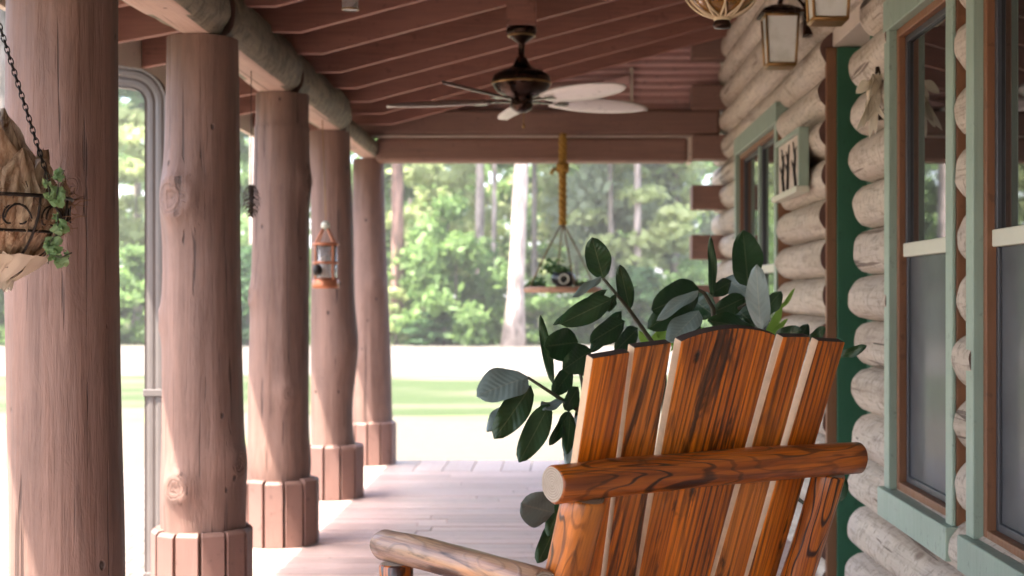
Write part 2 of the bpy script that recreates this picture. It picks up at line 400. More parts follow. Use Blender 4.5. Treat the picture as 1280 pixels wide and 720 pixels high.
M['paver'] = t.bsdf(t.mix(t.math('MULTIPLY', t.noise(t.coords((1,1,1), False), 3, 4), .5), br.outputs[0], (.13,.11,.095)), .85, t.bump(br.outputs['Fac'], -.6, .008), .2)
sheet('ground', [(-300,-200),(300,-200),(300,500),(-300,500)], GZ, M['sand'])
sheet('lawn', wavy(-60,60,19.6,28.6,2.2,.7,3), GZ+.004, M['lawn'])
sheet('road', wavy(-90,90,28.9,46.5,.6,1.5,5), GZ+.008, M['road'])
sheet('path', wavy(-5.2,-2.0,-4,13.2,.05,.4,6), GZ+.012, M['paver'])
t = NT('forest_floor'); n1 = t.noise(t.coords((1,1,1), False), .8, 5, .7)
sheet('forest_ground', wavy(-120,120,47,140,.8,1.5,8), GZ+.004, t.bsdf(t.mix(n1, (.05,.07,.025), (.15,.15,.07)), .95, None, .1))

# ------------------------------------------------------------------ porch floor
FX0, FX1, FY0, FY1 = -1.78, 1.30, -6.0, 11.4
mb = MB(); y = FY0; rs = random.Random(3)
while y < 10.68:
    wd = .1385
    cut = rs.uniform(-1.0, .8)
    for a, b in ((FX0, cut-.002), (cut+.002, FX1)):
        dz = rs.uniform(-.0015,.0015)
        mb.box((a, y, -.03), (b, min(y+wd-.013, 10.68), dz))
    y += wd
x = FX0
fb = mb.build('porch_floor', M['floor'], None, .003); tag(fb, kind='structure')
mb = MB()
while x < FX1-.05:
    mb.box((x, 10.69, -.03), (min(x+.212, FX1), FY1, rs.uniform(-.001,.002))); x += .219
fe = mb.build('porch_edge_floor', M['floor_y'], None, .003); tag(fe, kind='structure')
mb = MB(); mb.box((FX0+.03, FY0, GZ-.2), (FX1, FY1-.03, -.032)); sk = mb.build('porch_floor_base', M['crossbeam']); tag(sk, kind='structure')

# ------------------------------------------------------------------ posts
PX = -1.497; PY = (4.31, 5.96, 7.59, 9.32, 11.18); PTOP = 2.36
def make_post(i, Y, label, rfun, knots, lean=(0,0), top=PTOP, ring=.345, rr=.2):
    root = empty('porch_post', (PX, Y, 0), label, 'post', 'log posts along the porch edge')
    seg, n = 56, 150; vs = []; kd = []
    for j in range(n+1):
        z = top*j/n
        cx = lean[0]*(z-1.2)+.012*mnoise.noise(V((i*7.1, z*.9, 0))); cy = lean[1]*(z-1.2)+.012*mnoise.noise(V((i*7.1+50, z*.9, 0)))
        for k in range(seg):
            a = 2*math.pi*k/seg; ca, sa = math.cos(a), math.sin(a)
            r = rfun(z, a)
            r *= 1+.050*mnoise.noise(V((ca*1.1+i*9, sa*1.1, z*1.0)))+.032*mnoise.noise(V((ca*3.5+i*5, sa*3.5, z*.7)))+.015*mnoise.noise(V((ca*9+i*3, sa*9, z*2.5)))
            dmin = 9.
            for (ka, kz, ks, kh) in knots:
                da = (a-ka+math.pi) % (2*math.pi)-math.pi
                d = math.hypot(da*r, (z-kz)*.9)/ks
                if d < 4:
                    r += kh*math.exp(-(d/1.7)**2) + .25*kh*math.exp(-((d-.95)/.22)**2) - .5*kh*math.exp(-(d/.32)**2)
                    dmin = min(dmin, d)
            kd.append(dmin); vs.append((cx+r*ca, cy+r*sa, z))
    fs = [(j*seg+k, j*seg+(k+1)%seg, (j+1)*seg+(k+1)%seg, (j+1)*seg+k) for j in range(n) for k in range(seg)]
    mb = MB(); mb.add(vs, fs, 0, True); mb.add([vs[n*seg+k] for k in range(seg)], [tuple(range(seg))], 0)
    kd += [9.]*seg
    mb.build('log_shaft', M['post'], root, attr=('knot', kd))
    mb = MB(); ns = 12
    rsn = random.Random(i)
    for s in range(ns):
        a = 2*math.pi*(s+.5)/ns + .1*i; ca, sa = math.cos(a), math.sin(a); hw = rr*math.tan(math.pi/ns)*.86; hi = (rr-.065)*math.tan(math.pi/ns)*.86
        h = ring+rsn.uniform(-.006,.006)
        def P(rad, tt, z): return (rad*ca-tt*sa, rad*sa+tt*ca, z)
        ch = .014
        vs = [P(rr,-hw,.002),P(rr,hw,.002),P(rr-.065,hi,.002),P(rr-.065,-hi,.002),
              P(rr,-hw,h-ch),P(rr,hw,h-ch),P(rr-ch,hw*.95,h),P(rr-ch,-hw*.95,h),P(rr-.065,hi,h),P(rr-.065,-hi,h)]
        mb.add(vs, [(0,1,5,4),(4,5,6,7),(7,6,8,9),(3,2,1,0),(2,3,9,8),(1,2,8,6,5),(3,0,4,7,9)])
    mb.lathe([(rr-.045,.002),(rr-.045,ring-.012),(.10,ring-.012)], seg=24, mi=1)
    mb.build('base_cladding', [M['stave'], M['logend']], root, .003)
    return root
r1 = lambda z, a: .172-.006*z
r2 = lambda z, a: .170-.010*z+.006*math.exp(-((z-.45)/.2)**2)
r3 = lambda z, a: .150+.008*math.sin(z*2.2)+.012*math.exp(-((z-.42)/.12)**2)-(.0 if z < 2.2 else .006)
r4 = lambda z, a: .140-.004*z+(.028*math.exp(-((z-.98)/.24)**2)*max(0,math.cos(a-R(-25)))) - .014*math.exp(-((z-.55)/.2)**2)*max(0,math.cos(a))
r5 = lambda z, a: .160-.017*z
make_post(1, PY[0], 'thickest log post at the near end, partly behind the hanging dried-bark basket', r1, [(R(-62),1.62,.03,.008)], (-.004,0))
make_post(2, PY[1], 'log post with two round knots on its face, just right of the downspout', r2, [(R(-116),1.70,.074,.034),(R(-110),.525,.050,.030),(R(-20),.62,.05,.02),(R(-170),1.2,.04,.015)], (.000,0))
make_post(3, PY[2], 'middle log post with flared foot, between the knotty post and the lantern post', r3, [(R(-20),1.9,.05,.022),(R(-150),1.3,.04,.016),(R(-60),.8,.04,.016)], (.01,0))
make_post(4, PY[3], 'log post with a bulging bend on its side, behind the glass candle lantern', r4, [(R(-30),1.0,.05,.010)], (-.012,0))
make_post(5, PY[4], 'slim log post at the far end corner of the porch under the crossbeams', r5, [(R(-60),1.4,.04,.014),(R(-130),.8,.035,.014)], (-.016,0), ring=.33, rr=.19)

# ------------------------------------------------------------------ porch roof
SL = .265
roof = empty('porch_roof', (0, 5, 2.5), 'red-brown sloping porch roof with exposed rafters on log beams above the posts', 'porch roof')
def zb(x): return 2.55+(x+1.25)*SL          # underside of the rafters
# beams: hewn logs, one from post to post
def beam_log(y0, y1, r0, r1, x0, x1, sd):
    seg, n = 28, 16; vs = []; rs = random.Random(sd)
    for j in range(n+1):
        tt = j/n; y = y0+(y1-y0)*tt; r = r0+(r1-r0)*tt; cx = x0+(x1-x0)*tt; cz = PTOP+(.122 if sd < 5 else .062)
        e = 1.0 if 0 < j < n else .9
        for k in range(seg):
            a = 2*math.pi*k/seg
            rr = r*e*(1+.13*mnoise.noise(V((math.cos(a)+sd*5, math.sin(a), y*1.6)))+.07*mnoise.noise(V((math.cos(a)*4+sd*5, math.sin(a)*4, y*5))))
            vs.append((cx+rr*math.cos(a), y, max(cz+rr*1.12*math.sin(a), PTOP+.003)))
    mb = MB(); fs = [(j*seg+k, j*seg+(k+1)%seg, (j+1)*seg+(k+1)%seg, (j+1)*seg+k) for j in range(n) for k in range(seg)]
    mb.add(vs, fs, 0, True)
    for idx, f in enumerate(mb.f):
        if all(mb.v[q][2] < PTOP+.006 for q in f): mb.m[idx] = 1
    mb.add(vs, [tuple(range(seg-1,-1,-1)), tuple(n*seg+k for k in range(seg))], 2)
    return part(mb, 'beam_log', [M['beamlog'], M['beamflat'], M['logend']], roof)
ys = [-6.0, 2.6, PY[0], PY[1], PY[2], PY[3], PY[4]+.25]
for k in range(6):
    beam_log(ys[k]+.03, ys[k+1]-.02, .135+.012*((k*7)%3) if k < 5 else .082, .125+.01*((k*5)%2) if k < 5 else .080, PX-.01+.02*(k%2), PX+.01*((k+1)%2), k)
yy = 10.5
while yy > -3:
    mb = MB(); x1 = 1.27
    poly = [(-1.62,2.55),(-1.25,2.55),(x1,zb(x1)),(x1,zb(x1)+.28),(-2.0,zb(-2.0)+.28),(-2.0,zb(-2.0)+.03),(-1.63,zb(-1.63))]
    mb.prism(poly, yy-.022, yy+.022, 'Y'); part(mb, 'rafter', M['rafter'], roof, .004); yy -= .61
mb = MB(); zt = .283
x = -2.05
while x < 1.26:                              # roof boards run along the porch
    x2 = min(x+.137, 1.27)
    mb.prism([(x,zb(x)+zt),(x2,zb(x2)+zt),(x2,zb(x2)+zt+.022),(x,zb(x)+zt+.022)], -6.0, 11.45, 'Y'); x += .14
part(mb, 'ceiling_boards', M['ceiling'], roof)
mb = MB(); mb.prism([(-2.10,zb(-2.1)+zt+.03),(4.5,zb(4.5)+zt+.03),(4.5,zb(4.5)+zt+.05),(-2.10,zb(-2.1)+zt+.05)], -6.1, 11.6, 'Y')
part(mb, 'roofing', M['dark_sash'], roof)
mb = MB(); mb.box((-2.035,-6.0,2.335),(-2.003,11.45,2.625)); part(mb, 'fascia', M['palewood'], roof, .004)
mb = MB()
g = [(-2.04,2.50),(-2.04,2.39),(-2.055,2.375),(-2.11,2.375),(-2.135,2.40),(-2.14,2.50),(-2.135,2.50),(-2.13,2.405),(-2.108,2.381),(-2.058,2.381),(-2.046,2.395),(-2.046,2.50)]
mb.prism(g, -6.0, 11.45, 'Y'); part(mb, 'gutter', M['spout'], roof)
# crossbeams at the far end
mb = MB(); mb.box((-1.64,10.93,2.517),(1.19,11.13,2.722)); part(mb, 'crossbeam', M['crossbeam'], roof, .03)
mb = MB(); mb.box((-1.63,10.945,2.512),(1.19,11.12,2.5168)); mb.v = [tuple((a,b-.018,c)) for a,b,c in mb.v]; part(mb, 'beam_lip', M['palewood'], roof)
mb = MB(); mb.box((-1.44,10.99,2.325),(.95,11.19,2.510)); part(mb, 'crossbeam', M['crossbeam'], roof, .03)
mb = MB(); mb.box((.945,10.96,2.318),(.978,11.20,2.506)); part(mb, 'beam_stop', M['palewood'], roof, .004)
# gable of ribbed siding above them
mb = MB(); z = 2.724; 
while z < 3.50:
    z2 = z+.056; xl = -1.25+(z2-.27-2.55)/SL
    if xl < 1.2:
        y0 = 11.06
        x0 = max(xl-.25, -1.2)
        pr = [(y0,z),(y0-.018,z+.006),(y0-.022,z+.022),(y0-.006,z+.050),(y0,z2),(y0+.03,z2),(y0+.03,z)]
        mb.prism(pr, x0, 1.2, 'X')
    z = z2
part(mb, 'gable_siding', M['siding'], roof)
mb = MB(); mb.box((.505,11.01,2.726),(.53,11.034,3.05)); part(mb, 'siding_joint', M['palewood'], roof)
mb = MB(); mb.prism([(-.55,2.74),(.50,zb(.5)-.03),(.50,zb(.5)-.10),(-.32,2.74)], 10.98, 11.02, 'Y'); part(mb, 'rake_board', M['siding'], roof, .003)

# ------------------------------------------------------------------ log house: long wall
house = empty('log_house', (1.4, 5, 0), 'log house wall of rounded pale weathered logs along the porch side', 'house')
PITCH = .1895; Z0 = .63-4*PITCH             # seam heights
CR, SE = 1.186, 1.276
def wall_run(y0, y1, k0, k1, end0=True, end1=True, joints=(), sd=0, bulge=0.0):
    mb = MB(); rs = random.Random(sd)
    for k in range(k0, k1):
        za, zc = Z0+k*PITCH, Z0+(k+1)*PITCH
        cuts = [y0]+[j+rs.uniform(-.3,.3) for j in joints if (k+int(j*10))%3 == 0]+[y1]
        for a, b in zip(cuts, cuts[1:]):
            if a > y0: a += .010
            out = rs.uniform(-.012,.010)-bulge*(1 if k < 4 else 0)
            n = max(2, int((b-a)/.09)); m = 14; vs = []
            ph = rs.uniform(0,99)
            for j in range(n+1):
                y = a+(b-a)*j/n
                for q in range(m+1):
                    u = -1+2*q/m
                    dep = math.sqrt(max(0,1-abs(u)**2.05))
                    nz = .016*mnoise.noise(V((y*1.3, ph, u*.8)))+.004*mnoise.noise(V((y*6, ph, u*3)))
                    z = (za+zc)/2+u*PITCH*.497*(1+.02*mnoise.noise(V((y*1.1,ph+3,0))))
                    vs.append((SE-(SE-CR-out)*dep-nz*dep, y, z))
            fs = [(j*(m+1)+q, (j+1)*(m+1)+q, (j+1)*(m+1)+q+1, j*(m+1)+q+1) for j in range(n) for q in range(m)]
            mb.add(vs, fs, 0, True)
            for jj, rev in ((0,False),(n,True)):            # sawn log ends
                ring = [vs[jj*(m+1)+q] for q in range(m+1)]
                yv = ring[0][1]
                poly = ring+[(SE+.10, yv, zc),(SE+.10, yv, za)]
                ids = list(range(len(poly)))
                mb.add(poly, [ids[::-1] if rev else ids], 1)
    za, zc = Z0+k0*PITCH, Z0+k1*PITCH
    mb.box((SE+.012,y0+.004,za),(SE+.16,y1-.004,zc-.002), 1)
    return part(mb, 'log_wall', [M['walllog'], M['logend']], house)
KB, KT = 0, 18
# openings: (y0, y1)
D0, D1 = 5.95, 6.64
W1 = (4.405, 5.262); W2 = (3.20, 4.185); W3 = (8.04, 9.92)
wall_run(-6.0, D0, KB, 4, joints=(3.2,5.0), sd=1, bulge=.020)           # under the near windows
wall_run(D1, 11.62, KB, 4, joints=(8.9,), sd=2, bulge=.012)
wall_run(-6.0, W2[0], 4, 13, sd=3)
wall_run(W2[1]-.02, W1[0]-.045, 4, 13, sd=4)
wall_run(W1[1], D0, 4, 13, sd=5)
wall_run(D1, W3[0], 4, 13, sd=6)
wall_run(W3[1], 11.62, 4, 13, sd=7)
wall_run(-6.0, 11.62, 14, 17, joints=(3.0,5.4,7.5,9.8), sd=8)
wall_run(-6.0, 11.62, 17, KT, joints=(2.0,6.9), sd=12)
wall_run(-6.0, 5.80, 13, 14, sd=9); wall_run(6.62, 11.62, 13, 14, joints=(7.6,), sd=10)
mb = MB(); mb.box((1.235,5.80,2.445),(1.40,6.62,2.522)); part(mb, 'door_header', M['palewood'], house, .004)
# inside of the wall (dark rooms) so that no light leaks through
mb = MB(); mb.box((1.44,-6.0,GZ),(1.50,11.62,3.5)); part(mb, 'inner_wall', M['logend'], house)
# corner: ends of the crosswise logs
for k in range(8):
    zc = 2.05+(k-4)*.379
    if zc > .1 and zc < 3.25:
        mb = MB(); mb.box((.965+.004*(k%3),10.90,zc-.0925),(1.25,11.10,zc+.0925)); part(mb, 'corner_log', M['crossbeam'], house, .012)
# end wall beyond the corner
mb2 = MB()
for k in range(0,18):
    z = Z0+k*PITCH+PITCH/2
    mb2.tube([(1.27,11.52,z),(5.0,11.52,z)], .098, 12, 0, True)
part(mb2, 'end_wall', M['walllog'], house)

def window(name_label, y0, y1, z0=.63, z1=2.335, lites=1, screen=True):
    root = empty('window', (0,0,0), None, None)
    root.parent = house; root.location = V((1.22,(y0+y1)/2,1.5))-house.location
    if name_label: root['label'] = name_label
    def p(mb, nm, mat, bev=.004):
        o = mb.build(nm, mat, root, bev, Matrix.Translation(-V((1.22,(y0+y1)/2,1.5)))); return o
    c = .075
    mb = MB()
    mb.box((1.177,y0-.035,z0-.03),(1.190,y0+.04,z1-.0702)); mb.box((1.177,y1-.04,z0-.03),(1.30,y1+.035,z1-.0702))
    mb.box((1.174,y0-.04,z1-.07),(1.30,y1+.04,z1+.045))
    p(mb, 'casing', M['green_trim'])
    mb = MB(); mb.box((1.1902,y0-.033,z0-.03),(1.30,y0+.038,z1-.0702)); p(mb, 'buck', M['brown_sash'])
    mb = MB(); mb.box((1.154,y0-.045,z0-.135),(1.32,y1+.045,z0-.0302)); p(mb, 'sill', M['green_trim'])
    mb = MB(); j = .030; a0, a1 = y0+.0402, y1-.0402; b0, b1 = z0-.03, z1-.0702
    mb.box((1.206,a0,b0),(1.33,a0+j,b1)); mb.box((1.206,a1-j,b0),(1.33,a1,b1)); mb.box((1.206,a0+j,b1-j),(1.33,a1-j,b1)); mb.box((1.206,a0+j,b0),(1.33,a1-j,b0+j))
    p(mb, 'frame', M['brown_sash'])
    zm = 1.49
    wd = (a1-a0-2*j)/lites
    for i in range(lites):
        s0, s1 = a0+j+wd*i, a0+j+wd*(i+1)
        if i: 
            mb = MB(); mb.box((1.212,s0-.022,b0+j),(1.33,s0+.022,b1-j)); p(mb, 'mullion', M['green_trim']); s0 += .0222
        if i < lites-1: s1 -= .0222
        mb = MB(); k = .024
        mb.box((1.230,s0,zm+.0),(1.32,s0+k,b1-j)); mb.box((1.230,s1-k,zm),(1.32,s1,b1-j)); mb.box((1.230,s0+k,b1-j-k),(1.32,s1-k,b1-j))
        mb.box((1.234,s0,b0+j),(1.32,s0+k,zm-.0502)); mb.box((1.234,s1-k,b0+j),(1.32,s1,zm-.0502)); mb.box((1.234,s0+k,b0+j),(1.32,s1-k,b0+j+k))
        p(mb, 'sash', M['dark_sash'], .003)
        mb = MB(); mb.box((1.222,s0+.001,zm-.05),(1.32,s1-.001,zm-.0002)); p(mb, 'meeting_rail', M['cream'])
        mb = MB(); mb.box((1.243,s0+k,zm),(1.249,s1-k,b1-j-k)); p(mb, 'pane', M['glass'], 0)
        mb = MB(); mb.box((1.244,s0+k,b0+j+k),(1.249,s1-k,zm-.05)); p(mb, 'screen' if screen else 'lower_pane', M['screen'] if screen else M['glass'], 0)
    return root
window('window with grey insect screen between the door and the nearest window', *W1)
window('nearest window with grey insect screen at the edge of the view', *W2)
window('double window with sage frame at the far end of the wall', *W3, lites=2, screen=False)
# door, set back in its opening
dr = bpy.data.objects.new('door', None); COL.objects.link(dr); dr.parent = house; dr.location = V((1.3,6.3,1.2))-house.location
dM = Matrix.Translation(-V((1.3,6.3,1.2)))
mb = MB(); mb.box((1.205,D1-.012,0.0),(1.252,D1+.030,2.44)); mb.v = [(a,b-.02,c) for a,b,c in mb.v]; mb.build('casing', M['brown_sash'], dr, .003, dM)
mb = MB(); mb.box((1.2522,D1-.045,0.0),(1.43,D1-.004,2.44)); mb.box((1.27,D0-.004,0),(1.43,D0+.03,2.44)); mb.build('jamb', M['green_door'], dr, .003, dM)
mb = MB(); mb.box((1.385,D0+.031,.02),(1.425,D1-.046,2.43)); 
for z in (.25,1.35):
    mb.box((1.378,D0+.13,z),(1.386,D1-.14,z+.85))
mb.build('door_panel', M['green_door'], dr, .004, dM)
mb = MB(); mb.lathe([(0,-.03),(.026,-.024),(.03,0),(.018,.02),(.01,.045)], seg=16)
kn = mb.build('knob', M['brass'], dr); kn.rotation_euler = (0,R(90),0); kn.location = V((1.35,D0+.09,1.0))-V((1.3,6.3,1.2))

# ------------------------------------------------------------------ downspout
ds = empty('downspout', (-1.75,6.2,GZ), 'fluted grey-brown metal downspout with curved top elbow left of the knotty post', 'downspout')
path = [(-2.09,6.2,2.375),(-2.09,6.2,2.30)]
path = [(-2.085,6.2,2.2),]
pts = []
for k in range(9):
    a = R(90)*k/8; pts.append((-2.02+0*k, 6.2, 2.25)) if False else None
r0 = .11; cxx, czz = -1.75-r0, 2.235-r0
pts = [(-2.0,6.2,2.262),(-1.93,6.2,2.245)]+[(cxx+r0*math.sin(R(90)*k/10), 6.2, czz+r0*math.cos(R(90)*k/10)) for k in range(11)]+[(-1.75,6.2,1.2),(-1.75,6.2,.08)]
def spout_tube(pts):
    mb = MB(); prof = []; nfl = 4; w2, d2 = .046, .034
    N = 16
    for side in range(4):
        for q in range(N):
            u = -1+2*q/N
            fl = -.0045*max(0,math.cos(u*math.pi*2.5))**1 if side in (0,2) else -.0045*max(0,math.cos(u*math.pi*1.5))
            if side == 0: prof.append((u*w2, -d2-fl*0-0+(-fl)))
            elif side == 1: prof.append((w2+fl, u*d2))
            elif side == 2: prof.append((-u*w2, d2+fl))
            else: prof.append((-w2-fl, -u*d2))
    vs = []; n = len(pts); m = len(prof)
    for i in range(n):
        p = V(pts[i]); d = (V(pts[min(i+1,n-1)])-V(pts[max(i-1,0)])).normalized()
        side = V((0,1,0)); out = side.cross(d).normalized()
        for (a,b) in prof: vs.append(p+out*(-a)+side*b)
    fs = [(i*m+k, i*m+(k+1)%m, (i+1)*m+(k+1)%m, (i+1)*m+k) for i in range(n-1) for k in range(m)]
    mb.add(vs, fs, 0, False); return mb
part(spout_tube(pts), 'pipe', M['spout'], ds)
for z in (.885,.10):
    mb = MB(); mb.box((-1.802,6.158,z-.016),(-1.698,6.242,z+.016)); part(mb, 'strap', M['spout'], ds, .004)
mb = MB(); mb.box((-1.698,6.17,.877),(-1.63,6.20,.893)); part(mb, 'bracket', M['iron'], ds)
part(spout_tube([(-1.75,6.2,.085),(-1.752,6.2,-.02),(-1.775,6.2,-.10),(-1.83,6.2,-.17),(-1.93,6.2,-.23)]), 'shoe', M['spout'], ds)
# short drop from the gutter to the elbow
mb = MB(); mb.tube([(-2.09,6.2,2.38),(-2.085,6.2,2.31),(-2.04,6.2,2.272),(-1.985,6.2,2.258)], .036, 12); part(mb, 'outlet', M['spout'], ds)

# ------------------------------------------------------------------ rocking chair
BL = V((-.023,2.81,.933)); BR = V((.673,3.30,.930))
Rd = (BR-BL); Rd.z = 0; Rd.normalize(); F = V((-Rd.y, Rd.x, 0))
rec = R(20); U = V((0,0,1))*math.cos(rec)-F*math.sin(rec); NB = V((0,0,1))*math.sin(rec)+F*math.cos(rec)   # NB: towards the sitter
CM = (BL+BR)/2
chair = empty('rocking_chair', (CM.x+F.x*.3, CM.y+F.y*.3, 0), 'varnished orange cedar rocking chair with slatted back and log frame, seen from behind', 'chair')
LM = [M['cedar_log'], M['endgrain']]
pole('back_crossbar', BL, BR, .039, .037, LM, chair, 28, 20, .004, .10, 2)
O = CM + F*.052                               # point on the rear face of the slats
def onplane(px, py):
    d = V(((px-VX)/FPX, 1, -(py-VY)/FPX)); tt = (O-V((0,0,EYE))).dot(NB)/d.dot(NB); return V((0,0,EYE))+d*tt
def sh(p): q = p-O; return q.dot(Rd), q.dot(U)
slats = [  # top-left, top-right, lower-left, lower-right (rear face)
 ((741,448),(788,440),(700,720),(752,720)),
 ((794,435),(841,429),(758,720),(796,720)),
 ((852,427),(971,419),(799,720),(889,720)),
 ((979,421),(1014,421),(893,720),(931,720)),
 ((1024,426),(1058,428),(936,720),(972,720))]
th = .024
for i, (a,b,c2,d2) in enumerate(slats):
    a, b, c2, d2 = [sh(onplane(*q)) for q in (a,b,c2,d2)]
    HB = -.56
    def ext(t_, l_): return (t_[0]+(l_[0]-t_[0])*(HB-t_[1])/(l_[1]-t_[1]), HB)
    lo_l, lo_r = ext(a,c2), ext(b,d2)
    cx = ((a[0]+b[0]+lo_l[0]+lo_r[0])/4, 0)
    top = []
    nT = 14 if i == 2 else 4
    for k in range(nT+1):
        u = k/nT; x = a[0]+(b[0]-a[0])*u; h = a[1]+(b[1]-a[1])*u
        if i == 2: h += .022*math.sin(math.pi*min(1,u*1.02))**.8
        top.append((x,h))
    outl = [lo_l]+top+[lo_r]
    mid = V((cx[0],0,0))
    n = len(outl); mb = MB()
    vs = [V((x-cx[0], 0, h)) for x,h in outl]+[V((x-cx[0], th, h)) for x,h in outl]
    fs = [tuple(range(n)), tuple(range(2*n-1,n-1,-1))]
    mb.add(vs, fs, 0)
    for k in range(n):
        k2 = (k+1)%n
        mb.f.append([k, k+n, k2+n, k2]); mb.sm.append(False)
        mb.m.append(2 if (1 <= k < n-2) else 1)
    o = mb.build('back_slat', [M['cedar_board'], M['cedar_edge'], M['char']], chair, .004)
    W = Matrix((( Rd.x, NB.x, U.x, 0),(Rd.y, NB.y, U.y, 0),(Rd.z, NB.z, U.z, 0),(0,0,0,1)))
    W.translation = O+Rd*cx[0]+NB*(.0012*((i*2)%3))
    o.matrix_basis = Matrix.Translation(-chair.location) @ W
def ch(s, f, z): return CM+Rd*s+F*f+V((0,0,z-CM.z))     # chair coordinates: across, towards the sitter's front, height
# rear posts lean with the back
def lean(s, h, f=0): return CM+Rd*s+U*h+F*f
pole('back_post', lean(-.340,-.03), lean(-.375,-.80), .045, .047, LM, chair, 20, 14, .004, .12, 4)
pole('back_post', lean(.345,-.03), lean(.325,-.80), .037, .040, LM, chair, 20, 14, .006, .16, 5)
AM = [M['cedar_grey'], M['endgrain']]
pole('armrest', V((-.424,3.385,.718)), V((-.437,3.385,.722))-F*.66+Rd*.02, .037, .035, AM, chair, 24, 14, .004, .14, 6)
pole('armrest', V((-.437,3.385,.722))+Rd*.76, V((-.437,3.385,.727))+Rd*.70-F*.56, .040, .037, AM, chair, 24, 14, .004, .14, 7)
e = V((-.437,3.385,.722))
for s in (.0,.80):
    b = e-F*.085+Rd*s
    pole('front_leg', (b.x,b.y,.685), (b.x,b.y,.10), .038, .042, LM, chair, 18, 12, .004, .12, 8+int(s*10))
pole('seat_rail', e-F*.085+V((0,0,-.36)), e-F*.085+Rd*.80+V((0,0,-.36)), .034, .034, LM, chair)
for s in (.0,.78):
    pole('seat_rail', e-F*.085+Rd*s+V((0,0,-.31)), e-F*.62+Rd*s+V((0,0,-.37)), .030, .030, LM, chair)
for k in range(6):
    f0 = .09+k*.088
    mb = MB(); mb.box((-.40,-.040,-.011),(.40,.040,.011))
    o = mb.build('seat_slat', M['cedar_board'], chair, .004)
    c0 = e-F*f0+Rd*.40+V((0,0,-.268-.011*k))
    W = Matrix(((Rd.x,F.x,0,0),(Rd.y,F.y,0,0),(0,0,1,0),(0,0,0,1))); W.translation = c0; o.matrix_basis = Matrix.Translation(-chair.location) @ W
for s in (.03,.76):
    mb = MB(); pp = []
    for k in range(15):
        f = .12-.95*k/14; u = (f+.355)/.475
        q = e+F*f+Rd*s; pp.append((q.x,q.y,.040+.075*u*u))
    mb.tube(pp, .036, 14); part(mb, 'rocker', LM, chair)

# ------------------------------------------------------------------ rubber plant
t = NT('rubber_leaf'); n1 = t.noise(t.coords((1,1,1)), 7, 4)
uvv = t.attr('rib')
c = t.mix(t.math('MULTIPLY', t.island(), .8), (.012,.046,.014), (.026,.072,.022)); c = t.mix(t.ramp(uvv, [(.0,1),(.07,0)]), c, (.10,.13,.06))
M['rubber'] = t.bsdf(t.mix(t.math('MULTIPLY', n1, .4), c, (.012,.034,.013)), t.ramp(n1, [(.3,.28),(.7,.42)]), t.bump(t.math('SINE', t.math('MULTIPLY', t.attr('vein'), 3.14)), .10, .003), .42, coat=.05)
t = NT('sky_glare_leaf'); uvv = t.attr('rib'); n1 = t.noise(t.coords((1,1,1)), 9, 4)  # reflected sky on these leaves is put into a paler base colour
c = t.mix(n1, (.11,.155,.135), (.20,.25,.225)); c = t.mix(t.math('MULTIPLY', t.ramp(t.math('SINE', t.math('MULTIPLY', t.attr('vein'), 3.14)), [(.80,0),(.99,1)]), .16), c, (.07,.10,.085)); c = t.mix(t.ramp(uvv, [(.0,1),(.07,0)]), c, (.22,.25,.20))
M['sky_glare'] = t.bsdf(c, .38, t.bump(t.math('SINE', t.math('MULTIPLY', t.attr('vein'), 3.14)), .10, .003), .6)
M['stem'] = plain('plant_stem', (.045,.045,.022), .6)
M['terracotta'] = plain('terracotta', (.30,.12,.065), .8)
M['soil'] = plain('potting_soil', (.03,.02,.014), .95, vary=.4)
M['lime'] = leafmat('lime_leaf', [(.10,.20,.03),(.17,.30,.05)], .4)
plant = empty('rubber_plant', (.34,4.38,0), 'potted rubber plant with big dark oval leaves beyond the rocking chair', 'plant')
LV = MB(); RIB = []; VEIN = []
def leaf(b, tip, wpx, nrm, fold=.18, curl=.10, mb=None, nl=12, nw=6):
    b, tip = V(b), V(tip); d = tip-b; L = d.length; d.normalize(); wd = wpx
    nrm = V(nrm); nrm = (nrm-d*nrm.dot(d)).normalized(); sd = d.cross(nrm)
    vs = []; ribs = []
    for i in range(nl+1):
        u = i/nl
        hw = wd*.5*(math.sin(math.pi*u**.92)**.56) if 0 < u < 1 else .0005
        for k in range(nw+1):
            s = -1+2*k/nw
            vs.append(b+d*(L*u)+sd*(hw*s)+nrm*(abs(s)*hw*fold*2-curl*L*(u*u)+curl*L*u*.6+.006*math.sin(u*9+s*3)*abs(s)))
            ribs.append(abs(s)); VEIN.append(u*19+abs(s)*-4)
    fs = [(i*(nw+1)+k, (i+1)*(nw+1)+k, (i+1)*(nw+1)+k+1, i*(nw+1)+k+1) for i in range(nl) for k in range(nw)]
    mb.add(vs, fs, 0, True); return ribs
DK = (0.12,-.95,-.12); PALE = (-.40,-.85,.33); UP = (-.2,-.75,.5)
